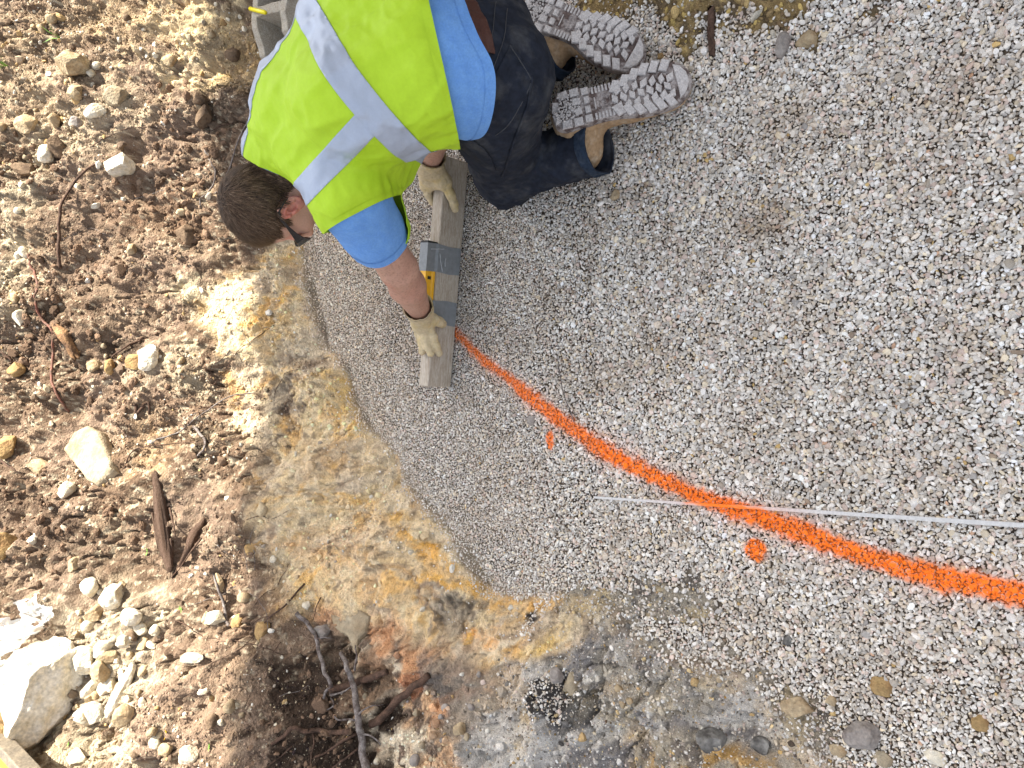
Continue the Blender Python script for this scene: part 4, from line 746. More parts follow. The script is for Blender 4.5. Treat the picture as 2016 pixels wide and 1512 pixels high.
# ------------------------------------------------------------------ distance-field modelling kit (for the person)
class Field:
    def __init__(s, lo, hi, h):
        s.lo = np.array(lo, float); s.h = h; s.n = np.ceil((np.array(hi) - s.lo) / h).astype(int) + 1; s.f = np.full(s.n, .15, np.float32)
        s.ax = [s.lo[i] + np.arange(s.n[i]) * h for i in range(3)]
    def sub(s, lo, hi):
        a = np.clip(np.floor((np.array(lo) - s.lo) / s.h).astype(int), 0, s.n); b = np.clip(np.ceil((np.array(hi) - s.lo) / s.h).astype(int) + 1, 0, s.n)
        sl = tuple(slice(a[i], b[i]) for i in range(3)); g = np.meshgrid(*[s.ax[i][sl[i]] for i in range(3)], indexing='ij'); return sl, np.stack(g, -1).astype(np.float32)
    def comb(s, sl, d, k, op):
        f = s.f[sl]
        if op == 'add':
            if k > 0: h_ = np.clip(.5 + .5 * (f - d) / k, 0, 1); s.f[sl] = f + (d - f) * h_ - k * h_ * (1 - h_)
            else: s.f[sl] = np.minimum(f, d)
        else:
            if k > 0: h_ = np.clip(.5 - .5 * (f + d) / k, 0, 1); s.f[sl] = f + (-d - f) * h_ + k * h_ * (1 - h_)
            else: s.f[sl] = np.maximum(f, -d)
    def cone(s, a, b, ra, rb, k=.02, op='add'):
        a, b = np.array(a, float), np.array(b, float); m = max(ra, rb) + .05 + k; sl, p = s.sub(np.minimum(a, b) - m, np.maximum(a, b) + m)
        if p.size == 0: return s
        ba = b - a; pa = p - a.astype(np.float32); t = np.clip(pa @ ba.astype(np.float32) / max(ba @ ba, 1e-9), 0, 1)
        d = np.linalg.norm(pa - t[..., None] * ba.astype(np.float32), axis=-1) - (ra + (rb - ra) * t); s.comb(sl, d, k, op); return s
    def ell(s, c, r, A=None, k=.02, op='add'):
        c = np.array(c, float); m = max(r) + .05 + k; sl, p = s.sub(c - m, c + m)
        if p.size == 0: return s
        q = (p - c.astype(np.float32))
        if A is not None: q = q @ np.array(A, np.float32).T
        r = np.array(r, np.float32); k0 = np.linalg.norm(q / r, axis=-1); k1 = np.linalg.norm(q / (r * r), axis=-1); d = k0 * (k0 - 1) / np.maximum(k1, 1e-6); s.comb(sl, d, k, op); return s
    def surf(s, off=0.0):
        f = s.f - off; ins = f < 0; n = s.n; c = np.zeros(n - 1, np.int8)
        for i in (0, 1):
            for j in (0, 1):
                for k in (0, 1): c += ins[i:n[0] - 1 + i, j:n[1] - 1 + j, k:n[2] - 1 + k]
        act = (c > 0) & (c < 8); I = np.argwhere(act); vid = np.full(n - 1, -1, np.int64); vid[act] = np.arange(len(I)); acc = np.zeros((len(I), 3)); cnt = np.zeros(len(I))
        cr = [(i, j, k) for i in (0, 1) for j in (0, 1) for k in (0, 1)]
        for a in cr:
            for ax in range(3):
                if a[ax] == 0:
                    b = list(a); b[ax] = 1; A_, B_ = I + a, I + b; fa, fb = f[tuple(A_.T)], f[tuple(B_.T)]; m = (fa < 0) != (fb < 0); t = fa[m] / (fa[m] - fb[m]); acc[m] += A_[m] + t[:, None] * (B_[m] - A_[m]); cnt[m] += 1
        V = s.lo + acc / cnt[:, None] * s.h; T = []
        for ax in range(3):
            o1, o2 = [(1, 2), (2, 0), (0, 1)][ax]; sa = [slice(None)] * 3; sb = [slice(None)] * 3; sa[ax] = slice(0, -1); sb[ax] = slice(1, None); A_, B_ = ins[tuple(sa)], ins[tuple(sb)]
            E = np.argwhere(A_ != B_); E = E[(E[:, o1] > 0) & (E[:, o2] > 0) & (E[:, o1] < n[o1] - 1) & (E[:, o2] < n[o2] - 1)]
            e1, e2 = np.zeros(3, int), np.zeros(3, int); e1[o1] = 1; e2[o2] = 1; q = [vid[tuple((E - x).T)] for x in (0 * e1, e1, e1 + e2, e2)]; q = np.stack(q, -1); fl = A_[tuple(E.T)]
            q[~fl] = q[~fl][:, ::-1]; T += [q[:, [0, 1, 2]], q[:, [0, 2, 3]]]
        return V, np.concatenate(T)
def clip(V, T, s, extra=None):
    """keep the part of a mesh where s > 0, with a clean cut edge"""
    p = s[T] > 0; k = p.sum(1); out = [T[k == 3]]; E = {}; nv = len(V); ne = []; newV = []; ns = []
    def cut(a, b):
        key = np.minimum(a, b) * nv + np.maximum(a, b); return key
    A = T[k == 1]; pa = p[k == 1]; B = T[k == 2]; pb = p[k == 2]
    r = np.argmax(pa, 1); A = np.stack([A[np.arange(len(A)), (r + i) % 3] for i in range(3)], 1) if len(A) else A.reshape(0, 3)
    r = np.argmin(pb, 1); B = np.stack([B[np.arange(len(B)), (r + i) % 3] for i in range(3)], 1) if len(B) else B.reshape(0, 3)
    keys = np.concatenate([cut(A[:, 0], A[:, 1]), cut(A[:, 0], A[:, 2]), cut(B[:, 0], B[:, 1]), cut(B[:, 0], B[:, 2])]); u, inv = np.unique(keys, return_inverse=True); a, b = u // nv, u % nv
    t = s[a] / (s[a] - s[b] + 1e-12); V2 = np.concatenate([V, V[a] + (V[b] - V[a]) * t[:, None]]); inv = inv + nv; n1, n2 = len(A), len(B)
    out.append(np.stack([A[:, 0], inv[:n1], inv[n1:2 * n1]], 1)); c1, c2 = inv[2 * n1:2 * n1 + n2], inv[2 * n1 + n2:]; out += [np.stack([c1, B[:, 1], B[:, 2]], 1), np.stack([c1, B[:, 2], c2], 1)]
    F = np.concatenate(out); us, iv = np.unique(F, return_inverse=True); s2 = np.concatenate([s, np.zeros(len(u))]); ex = None
    if extra is not None: ex = [np.concatenate([e, e[a] + (e[b] - e[a]) * (t[:, None] if e.ndim > 1 else t)])[us] for e in extra]
    return (V2[us], iv.reshape(-1, 3)) + ((ex,) if extra is not None else ())
def smoothv(V, T, it=2, lam=.5):
    E = np.concatenate([T[:, [0, 1]], T[:, [1, 2]], T[:, [2, 0]]]); E = np.concatenate([E, E[:, ::-1]]); deg = np.bincount(E[:, 0], minlength=len(V))
    for i in range(it):
        l = lam if i % 2 == 0 else -lam * .96; A = np.stack([np.bincount(E[:, 0], V[E[:, 1], j], minlength=len(V)) for j in range(3)], 1) / np.maximum(deg, 1)[:, None]; V = V + l * (A - V)
    return V
def biggest(V, T):
    L = np.arange(len(V))
    while True:
        m = L[T].min(1); N_ = L.copy(); [np.minimum.at(N_, T[:, j], m) for j in range(3)]; N_ = N_[N_]
        if (N_ == L).all(): break
        L = N_
    c = np.bincount(L[T[:, 0]], minlength=len(V)); T = T[L[T[:, 0]] == int(np.argmax(c))]; u, i = np.unique(T, return_inverse=True); return V[u], i.reshape(-1, 3)
def uv_of(V):
    r = V - CAMP; d = r @ FW; return CX - FPX * (r @ UP) / d, CY - FPX * r[:, 0] / d
def ppart(name, V, T, m, parent, off=np.zeros(3), thick=0, col=None):
    o = mesh(name, V, T, m, uniform=True, col=col); reparent(o, parent)
    if thick: md = o.modifiers.new('cloth', 'SOLIDIFY'); md.thickness = thick; md.offset = -1
    return o
def sub3(parent, o):       # a part of a part that sits at the world origin frame
    o.parent = parent; o.matrix_parent_inverse = Matrix.Identity(4); return o
# ------------------------------------------------------------------ the kneeling person
A3 = np.array
PV, WA, CH, UC, NB = A3([.665, .935, .44]), A3([.655, 1.013, .55]), A3([.612, 1.14, .612]), A3([.552, 1.255, .60]), A3([.50, 1.380, .585])
LAT = nrm([.84, .54, 0]); LS, RS = A3([.375, 1.165, .585]), A3([.705, 1.085, .500])
LE, LW, RE, RW = A3([.262, 1.242, .38]), A3([.192, 1.383, .172]), A3([.655, 1.17, .30]), A3([.575, 1.352, .170])
LHp, RHp, LK, RK_ = A3([.59, .975, .37]), A3([.73, 1.04, .38]), A3([.538, 1.160, .086]), A3([.745, 1.26, .088]); LA, RA = A3([.548, .900, .082]), A3([.80, 1.0, .095])
HU = nrm([-.62, .43, .66]); HF = nrm([-.624, .248, -.746]); HF = nrm(HF - (HF @ HU) * HU); HL = np.cross(HU, HF); HO = P(573, 410, .58) - .072 * HL
def hp(f, u, l=0): return HO + f * HF + u * HU + l * HL
HM = np.stack([HF, HU, HL])
person = empty('person', tuple(A3([PV[0], PV[1], .0]))); tag(person, 'kneeling person in a high visibility vest bending forward to hold a plank', 'person')
M_SKIN = mat('skin', (.52, .25, .165), .55, var=.08, vscale=22, bump=.22, bscale=240, bdist=.0008, col2=(.40, .155, .105), ramp=(.42, .75), sss=.12, spec=.35)
# body
F_ = Field((.12, .80, .06), (.92, 1.62, .80), .0038)
for sgn in (-1, 1):
    F_.cone(PV + LAT * .055 * sgn + A3([0, .05, -.02]), WA + LAT * .055 * sgn + A3([0, .01, -.01]), .078, .085, .03); cs_ = CH + (LAT * .05 if sgn > 0 else -LAT * .07) + A3([0, -.02, -.03]) * (sgn > 0); F_.cone(WA + LAT * .055 * sgn + A3([0, .01, -.01]), cs_, .085, .078, .03); F_.cone(cs_, UC + LAT * (.025 if sgn > 0 else -.06), .078, .062, .03)
F_.cone(UC, NB, .066, .056, .03); F_.cone(UC, LS, .062, .050, .03).cone(UC, RS, .058, .046, .02)
F_.cone(LS, LE, .052, .043, .02).cone(LE, LE * .62 + LW * .38, .042, .0435, .015).cone(LE * .62 + LW * .38, LW, .0435, .0275, .012)
F_.cone(RS, RE, .052, .042, .02).cone(RE, RE * .65 + RW * .35, .042, .042, .015).cone(RE * .65 + RW * .35, RW, .042, .028, .012)
F_.cone(LW, LW + nrm(LW - LE) * .05, .027, .02, .01).cone(RW, RW + nrm(RW - RE) * .04, .027, .02, .01)
F_.cone(NB, hp(-.02, -.035), .058, .056, .03)
F_.ell(hp(-.008, .043), (.090, .080, .072), HM, .02).ell(hp(.036, -.02), (.056, .086, .061), HM, .03)
for sg in (-1, 1):
    F_.cone(hp(.0, -.05, .052 * sg), hp(.068, -.095, .012 * sg), .017, .019, .03); F_.ell(hp(.066, -.012, .036 * sg), (.024, .020, .022), HM, .02); F_.ell(hp(.083, .010, .032 * sg), (.012, .011, .015), HM, .01, 'sub')
    F_.ell(hp(.076, .010, .031 * sg), (.0125, .0115, .0125), HM, .003)
    e = hp(-.004, .0, .079 * sg); q = A3([[1, 0, .35 * sg], [0, 1, 0], [-.35 * sg, 0, 1]]); q = (q / np.linalg.norm(q, axis=1, keepdims=True)) @ HM
    if sg < 0: F_.ell(hp(-.006, .004, .080 * sg), (.0185, .031, .0075), q, .006)
    F_.ell(hp(-.002, .005, .072 * sg), (.004, .006, .006), q, .003); F_.ell(hp(-.001, -.022, .080 * sg), (.009, .012, .006), q, .004); F_.ell(hp(.006, .0, .082 * sg), (.004, .007, .005), q, .003)
F_.ell(hp(.082, .022, 0), (.014, .011, .046), HM, .012); F_.cone(hp(.090, .018), hp(.113, -.020), .0085, .0125, .008); F_.ell(hp(.103, -.024, 0), (.010, .009, .018), HM, .006)
F_.ell(hp(.090, -.050, 0), (.012, .008, .025), HM, .006); F_.ell(hp(.088, -.062, 0), (.012, .008, .021), HM, .005); F_.ell(hp(.102, -.056, 0), (.008, .0018, .022), HM, .002, 'sub'); F_.ell(hp(.078, -.092, 0), (.020, .017, .022), HM, .015)
V, T = F_.surf(); V = smoothv(V, T, 4)
ec = hp(-.006, .002, .079); fe = Field(ec - .052, ec + .052, .0013); qe = A3([[.94, 0, .34], [0, 1, 0], [-.34, 0, .94]]) @ HM
el = lambda a, b, c_: ec + a * qe[0] + b * qe[1] + c_ * qe[2]
fe.ell(ec, (.0175, .031, .0045), qe, .003).ell(el(.004, -.022, 0), (.010, .013, .005), qe, .006)
rim = [el(.0165 * math.sin(t) * (.95 if t < 3.4 else .9) - .001, .029 * math.cos(t), .004) for t in np.linspace(-.9 - 1.9, 1.15, 14)]
for a_, b_ in zip(rim[:-1], rim[1:]): fe.cone(a_, b_, .0036, .0036, .003)
anti = [el(-.008, -.014, .0045), el(-.009, .002, .005), el(-.004, .013, .0045), el(.004, .019, .004)]
for a_, b_ in zip(anti[:-1], anti[1:]): fe.cone(a_, b_, .0026, .0024, .003)
fe.ell(el(.001, -.002, .004), (.0075, .011, .0065), qe, .003, 'sub'); fe.ell(el(.011, -.004, .004), (.0035, .006, .004), qe, .003)
Ve, Te = fe.surf(); T = np.concatenate([T, Te + len(V)]); V = np.concatenate([V, Ve])
N = normals(V, T); V = V + N * (.0007 * fbm(V, 45, 3, 500))[:, None]
# skin tone: redder ears, elbows, cheeks (real colour of the skin)
q = (V - HO) @ HM.T; ear = np.exp(-((q[:, 0] / .03) ** 2 + (q[:, 1] / .04) ** 2)) * sst(.06, .085, np.abs(q[:, 2])); elb = np.exp(-(np.linalg.norm(V - (LE * .8 + LW * .2), axis=1) / .05) ** 2)
lip = np.exp(-(((q[:, 0] - .095) / .012) ** 2 + ((q[:, 1] + .055) / .012) ** 2)); stub = sst(-.02, -.04, q[:, 1]) * sst(.0, .03, q[:, 0]) * .35
c = np.tile(A3([.60, .345, .25]), (len(V), 1)); c = mixc(c, (.46, .22, .155), np.clip(.5 * sst(0, .5, fbm(V, 9, 3, 501)), 0, 1)); c = mixc(c, (.60, .17, .13), np.clip(ear * .8 + elb * .45 + .35 * (q[:, 1] > -.14) * sst(.35, .6, fbm(V, 14, 2, 503)), 0, 1) * .9); c = mixc(c, (.5, .12, .10), lip * .8); c = mixc(c, (.26, .16, .12), stub); c = mixc(c, (.24, .13, .09), .5 * (V[:, 2] < .45) * sst(.1, .5, fbm(V, 260, 2, 505)))
M_SKINV = mat('skin_tone', vcol=True, rough=.5, var=.07, vscale=60, bump=.3, bscale=300, bdist=.0008, sss=.1, spec=.35)
body = ppart('body', V, T, M_SKINV, person, col=c); bodyV, bodyT = V, T
# hair
HLN = [(.078, .098), (.052, .078), (.046, .052), (.030, .044), (.026, .012), (.006, .034), (-.020, .030), (-.030, -.012), (-.036, -.045), (-.10, -.062), (-.20, -.06), (-.20, .25), (.07, .25), (.086, .12)]
hs_ = -polysdf(HLN, q[:, 0], q[:, 1]) + .004 * fbm(V, 90, 2, 510); hm = np.where(np.linalg.norm(q, axis=1) < .22, hs_, -1)
hV, hT, (hn,) = clip(V, T, hm, [N]); dome = sst(0, .02, -polysdf(HLN, *(((hV - HO) @ HM.T)[:, :2].T))); hV = hV + nrm(hn) * (.0008 + .0018 * dome * (1 + .3 * fbm(hV, 60, 2, 511)))[:, None]
M_HAIR = mat('hair_brown', vcol=True, rough=.6, var=.2, vscale=300, bump=.3, bscale=800, bdist=.0005, spec=.2)
hair = ppart('hair', hV, hT, M_HAIR, person, col=np.tile(A3([.036, .022, .014]), (len(hV), 1)))
def strands(n, seed):
    r = np.random.default_rng(seed); a, b, c_ = hV[hT[:, 0]], hV[hT[:, 1]], hV[hT[:, 2]]; ar = np.linalg.norm(np.cross(b - a, c_ - a), axis=1); k = r.choice(len(hT), n, p=ar / ar.sum()); w1, w2 = r.uniform(0, 1, (2, n)); m = w1 + w2 > 1; w1[m], w2[m] = 1 - w1[m], 1 - w2[m]
    p = a[k] + (b[k] - a[k]) * w1[:, None] + (c_[k] - a[k]) * w2[:, None]; nn = nrm(np.cross(b[k] - a[k], c_[k] - a[k])); l = (p - HO) @ HM.T; crown = A3([-.055, .125, .0]); rad = nrm(l - crown); d = rad * .65 + A3([.75, -.25, 0]); d = d + r.normal(0, .16, (n, 3)); d = d @ HM
    d = nrm(d - (d * nn).sum(1, keepdims=True) * nn); L_ = r.uniform(.010, .020, n) * (1 + .8 * sst(.06, .11, l[:, 1]) * sst(-.02, .05, l[:, 0])); side = nrm(np.cross(d, nn)); wd = r.uniform(.00035, .0007, n); VV = []; 
    for t, lf, ww in ((0, 0, 1), (.5, .10, .8), (1, .08, .15)):
        c0 = p + d * (L_ * t)[:, None] + nn * (L_ * lf * (1 + .3 * r.normal(size=n)))[:, None] - HU * 0; VV += [c0 + side * (wd * ww)[:, None], c0 - side * (wd * ww)[:, None]]
    VV = np.stack(VV, 1).reshape(-1, 3); b0 = (np.arange(n) * 6)[:, None]; FF = np.concatenate([b0 + [0, 2, 3], b0 + [0, 3, 1], b0 + [2, 4, 5], b0 + [2, 5, 3]]); cc = A3([.085, .052, .031]) * r.uniform(.4, 1.7, (n, 1)) + A3([.10, .075, .05]) * (r.uniform(0, 1, (n, 1)) > .93); front = (sst(.0, .06, l[:, 0]) * sst(.06, .10, l[:, 1]))[:, None]; cc = cc * (1 - front) + A3([.17, .105, .05]) * front * r.uniform(.7, 1.3, (n, 1))
    return VV, FF, np.repeat(cc, 6, 0)
sV, sF, sC = strands(15000, 3); o = mesh('hair_strands', sV, sF, M_HAIR, uniform=True, col=sC, smooth=False); sub3(hair, o)
# sunglasses
M_GLS = mat('sunglass_black', (.012, .012, .014), .18, var=.02, bump=0, spec=.6)
def strip(pts, hw, th, m, name, parent):
    V, F = [], []; n = len(pts)
    for i, (p, h_) in enumerate(zip(pts, hw)):
        p = A3(p, float); t = nrm(A3(pts[min(i + 1, n - 1)], float) - A3(pts[max(i - 1, 0)], float)); nn = nrm(np.cross(t, [0, 1, 0]))
        for a, b in ((1, 1), (1, -1), (-1, -1), (-1, 1)): w_ = p + A3([0, 1, 0]) * h_ * a + nn * th * b; V.append(hp(*w_))
    F = [(i * 4 + k, i * 4 + (k + 1) % 4, (i + 1) * 4 + (k + 1) % 4, (i + 1) * 4 + k) for i in range(n - 1) for k in range(4)] + [(3, 2, 1, 0), (4 * n - 4, 4 * n - 3, 4 * n - 2, 4 * n - 1)]
    o = mesh(name, V, F, m, smooth=False); md = o.modifiers.new('b', 'BEVEL'); md.width = .0008; md.segments = 2; return o
gl = strip([(.02, .031, .082), (.05, .026, .081), (.075, .020, .076), (.092, .012, .064), (.103, .010, .045), (.109, .010, .025), (.111, .014, .0), (.109, .010, -.025), (.103, .010, -.045), (.092, .012, -.064), (.075, .020, -.076), (.05, .026, -.081)], [.003, .006, .011, .017, .019, .018, .006, .018, .019, .017, .011, .005], .0011, M_GLS, 'sunglasses', person); reparent(gl, person)
for sg in (1, -1): o = strip([(.035, .029, .083 * sg), (.005, .033, .085 * sg), (-.016, .030, .087 * sg), (-.026, .012, .086 * sg), (-.030, -.004, .083 * sg)], [.0035, .0035, .003, .003, .0026], .0016, M_GLS, 'temple', None); sub3(gl, o)
# torso cloth field
def torso(grow, low, sleeves=False, h=.0045):
    f = Field((.14, .70, .20), (.98, 1.60, .84), h); CHS = {-1: CH - LAT * .08, 1: CH + LAT * .055 + A3([0, -.03, -.03])}
    for s in (-1, 1):
        f.cone(PV + LAT * .072 * s, WA + LAT * .075 * s, .120, .116, .05).cone(WA + LAT * .078 * s, CHS[s], .118, .104, .04); f.cone(CHS[s], UC + LAT * (.075 if s < 0 else .03) * s, .104, .084, .04)
    f.cone(UC, NB + A3([.0, -.01, .0]), .090, .070, .04).cone(UC - A3([0, 0, 0]), LS, .086, .062, .04).cone(UC, RS, .082, .064, .03)
    if low: f.ell(A3([.50, 1.19, .51]), (.095, .095, .085), None, .06).ell(A3([.62, 1.06, .49]), (.10, .10, .09), None, .06)
    for S_, E_ in ((LS, LE), (RS, RE)): a = nrm(E_ - S_); f.cone(S_, S_ + a * .10, .060, .058, .03)
    if sleeves:
        for S_, E_ in ((LS, LE), (RS, RE)): a = nrm(E_ - S_); f.cone(S_, S_ + a * .18, .060, .058, .03)
    return f
AX = nrm(A3([-.22, .76, .61])); AW = nrm(A3([-.23, .51, .83]))
M_SHIRT = mat('shirt_blue', (.125, .285, .63), .85, var=.08, vscale=60, bump=.25, bscale=900, bdist=.0004, col2=(.155, .33, .66), spec=.15)
def folds(V, N, amp, seed, dirn, f=9):
    d = nrm(dirn); W = V - np.outer(V @ d, d) * .72; g = fbm(W, f, 3, seed); r_ = 1 - np.abs(fbm(W, f * .8, 2, seed + 5)) * 2.2; return V + N * (amp * g + amp * .7 * np.maximum(r_, 0) ** 2)[:, None]
f = torso(0, False, True); V, T = f.surf(.004); V = smoothv(V, T, 4); N = normals(V, T); V = folds(V, N, .0045, 520, LE - LS, 12)
sa, sb = nrm(LE - LS), nrm(RE - RS); hem = V @ AW - .764 + .016 * sst(.62, .54, V[:, 0]) + .004 * np.sin(V @ LAT * 30)
arm = np.minimum(.150 - (V - LS) @ sa + 1e3 * (np.linalg.norm((V - LS) - np.outer((V - LS) @ sa, sa), axis=1) > .095), .15 - (V - RS) @ sb + 1e3 * (np.linalg.norm((V - RS) - np.outer((V - RS) @ sb, sb), axis=1) > .095)); neck = .028 - (V - NB) @ nrm(HO - NB) + 1e3 * (np.linalg.norm(V - NB, axis=1) > .15)
V, T, (N,) = clip(V, T, np.minimum(np.minimum(hem, arm), neck), [N]); shirt = ppart('shirt', V, T, M_SHIRT, person, thick=.0025)
# hems of the shirt: turned cloth bands
for s_, nm in ((V @ AW - .764 + .016 * sst(.62, .54, V[:, 0]) + .004 * np.sin(V @ LAT * 30), 'hem'), (.150 - (V - LS) @ sa + 1e3 * (np.linalg.norm((V - LS) - np.outer((V - LS) @ sa, sa), axis=1) > .095), 'sleeve_hem')):
    hv, ht = clip(V + N * .0012, T, .020 - s_); 
    if len(ht): o = mesh(nm, hv, ht, M_SHIRT, uniform=True); sub3(shirt, o)
# vest
M_VEST = mat('vest_yellow_green', (.40, .60, .02), .62, var=.03, vscale=40, bump=.3, bscale=1400, bdist=.0004, spec=.3)
M_REF = mat('reflective_tape', (.36, .41, .50), .42, var=.03, vscale=60, bump=.25, bscale=1200, bdist=.0003, spec=.5, metal=.15)
f = torso(0, True, False); V, T = f.surf(.013); V = smoothv(V, T, 4); N = normals(V, T); V = folds(V, N, .0090, 540, A3([.3, .6, .1]), 6); V = folds(V, N, .0058, 560, A3([-.35, .5, .2]), 15); V = folds(V, N, .0025, 575, A3([.6, .2, .2]), 24); V = smoothv(V, T, 2); N = normals(V, T)
hemv = V @ AX - .925; ma = nrm(-LAT * .75 + sa * .55); mr = nrm(LAT * .75 + sb * .55); ah = .040 - (V - LS) @ ma + 3 * np.maximum(0, .48 - V[:, 2]); ahr = .040 - (V - RS) @ mr
NK = nrm(HO - NB); nkd = (V - NB) @ NK; neckv = .022 - nkd + 1e3 * (np.linalg.norm(V - NB, axis=1) > .17)
V, T, (N,) = clip(V, T, np.minimum(np.minimum(hemv, ah), np.minimum(ahr, neckv)), [N])
vest = ppart('vest', V, T, M_VEST, person, thick=.002)
BN = nrm([-.565, .771, .294]); bd_ = V @ BN - .6945; band = .0265 - np.abs(bd_ + .003 * pn(V, 6, 5))
L3 = A3([-.674, -.328, -.661]); ls = V @ L3 + 1.089; left = np.minimum(.0235 - np.abs(ls), bd_ - .0)
R3 = A3([-.707, -.673, -.216]); rs = V @ R3 + 1.462; right = np.minimum(.0235 - np.abs(rs), bd_)
STR = {'back': band, 'left': left, 'right': right}
for k_, s_ in STR.items():
    o_ = .0022 if k_ == 'back' else .0014; v_, t_ = biggest(*clip(V + N * o_, T, s_))
    if len(t_): o = mesh('reflective_stripe', v_, t_, M_REF, uniform=True); sub3(vest, o); md = o.modifiers.new('s', 'SOLIDIFY'); md.thickness = .0012; md.offset = -1
for s_, w_ in ((np.minimum(ah, 9), .009), (V @ AX - .925, .012)):
    m_ = w_ - s_[: len(V)] if len(s_) == len(V) else None
ma_s = .040 - (V - LS) @ ma + 3 * np.maximum(0, .48 - V[:, 2]); v_, t_ = clip(V + N * .001, T, .010 - ma_s); 
if len(t_): sub3(vest, mesh('armhole_binding', v_, t_, M_VEST, uniform=True))
v_, t_ = clip(V + N * .0009, T, .016 - (V @ AX - .925)); sub3(vest, mesh('hem', v_, t_, M_VEST, uniform=True))
# jeans
M_JEAN = mat('denim_dark', (.017, .021, .032), .85, var=.3, vscale=14, bump=.4, bscale=900, bdist=.0005, col2=(.075, .076, .078), ramp=(.50, .80), spec=.15)
M_JEANL = mat('denim_blue', (.022, .034, .055), .85, var=.25, vscale=30, bump=.4, bscale=900, bdist=.0005, col2=(.06, .075, .10), ramp=(.52, .8), spec=.15)
f = Field((.40, .72, -.01), (.98, 1.42, .66), .0045)
for s in (-1, 1): f.cone(PV + LAT * .06 * s + A3([0, .022, -.035]), WA + LAT * .06 * s, .108, .100, .05)
f.cone(LHp, LK, .105, .078, .04).cone(RHp, RK_, .105, .078, .04); f.cone(LK, LA, .076, .057, .025).cone(RK_, RA, .076, .058, .025); f.cone(LA, LA + nrm(LA - LK) * .03, .057, .058, .01).cone(RA, RA + nrm(RA - RK_) * .03, .058, .059, .01)
V, T = f.surf(); V = smoothv(V, T, 4); N = normals(V, T); V = folds(V, N, .0065, 600, A3([0, .15, 1]), 8); N = normals(V, T)
wr = sst(.20, .04, V[:, 2]) ; V = V + N * (.006 * wr * np.maximum(1 - 3 * np.abs(fbm(V * A3([.6, 2.2, 1]), 10, 2, 610)), 0) + .002 * fbm(V, 40, 3, 612))[:, None]
la, ra = nrm(LA - LK), nrm(RA - RK_); cut = np.minimum(.008 - (V - LA) @ la + 1e3 * (np.linalg.norm(V - LA, axis=1) > .13), .006 - (V - RA) @ ra + 1e3 * (np.linalg.norm(V - RA, axis=1) > .13)); top = .756 - V @ AW
V, T, (N,) = clip(V, T, np.minimum(cut, top), [N]); jc = None
jeans = ppart('jeans', V, T, M_JEAN, person, thick=.0025); JV, JT, JN = V, T, N
uu, vv = uv_of(V); cam_side = (N @ nrm(CAMP - PV)) > .15
def patch(name, poly, off, m, thick=.0012, ctr=None, rad=.3):
    s_ = -polysdf(poly, uu, vv); s_ = np.where((N @ nrm(CAMP - PV) > .05) & (V[:, 2] > .26) & (V[:, 1] < 1.02), s_, -1.); v_, t_ = biggest(*clip(V + N * off, T, s_)); o = mesh(name, v_, t_, m, uniform=True); sub3(jeans, o); md = o.modifiers.new('s', 'SOLIDIFY'); md.thickness = thick; md.offset = -1; return o
patch('back_pocket', [(1006, 84), (1046, 144), (1046, 172), (1006, 246), (978, 270), (948, 256), (944, 205)], .0022, M_JEAN, ctr=PV, rad=.25)
M_ST = mat('stitching', (.050, .053, .060), .8, bump=0)
def seam(pts, r_, parent, VV=None, NN=None, m=M_ST, name='seam'):
    VV = V if VV is None else VV; NN = N if NN is None else NN; a, b = uv_of(VV); out = []; fr = (NN @ nrm(CAMP - PV)) > 0; dep = (VV - CAMP) @ FW
    for (u, v) in smoothpath([(p[0], p[1], 0) for p in pts], 40)[:, :2]:
        q = np.hypot(a - u, b - v) + np.where(fr, 0, 1e4) + dep * 8; k = int(np.argmin(q)); out.append(VV[k] + NN[k] * .0028)
    out = A3(out); [out.__setitem__(slice(1, -1), (out[:-2] + out[1:-1] * 2 + out[2:]) / 4) for _ in range(6)]; v_, f_ = tube(out, np.full(len(out), r_), 5, 0, 1); o = mesh(name, v_, f_, m); sub3(parent, o)
seam([(1002, 92), (1040, 148), (1040, 172), (1002, 242), (976, 264)], .0013, jeans); seam([(998, 20), (990, 80), (960, 160), (948, 195)], .0009, jeans); seam([(975, 5), (968, 70), (955, 120)], .0009, jeans); seam([(900, 262), (930, 275), (960, 300), (975, 330)], .0022, jeans, m=M_JEAN)
seam([(1048, 150), (1035, 215), (1010, 280), (990, 345)], .0030, jeans, m=M_JEAN)
bv, bt = clip(V + N * .004, T, np.minimum(np.minimum(.750 - V @ AW, V @ AW - .718), V[:, 0] - .60)); belt = ppart('belt', bv, bt, mat('belt_brown', (.075, .030, .022), .45, var=.15, vscale=60, bump=.2, bscale=200), person, thick=.003)
for S_, d_ in ((LA, la), (RA, ra)):
    s1 = (V - S_) @ d_; s_ = np.where(np.linalg.norm(V - S_, axis=1) < .12, np.minimum(s1 + .020, .0085 - s1), -1.); v_, t_ = clip(V + N * .0022, T, s_); o = mesh('cuff', v_, t_, M_JEANL, uniform=True); sub3(jeans, o); md = o.modifiers.new('s', 'SOLIDIFY'); md.thickness = .002; md.offset = -1
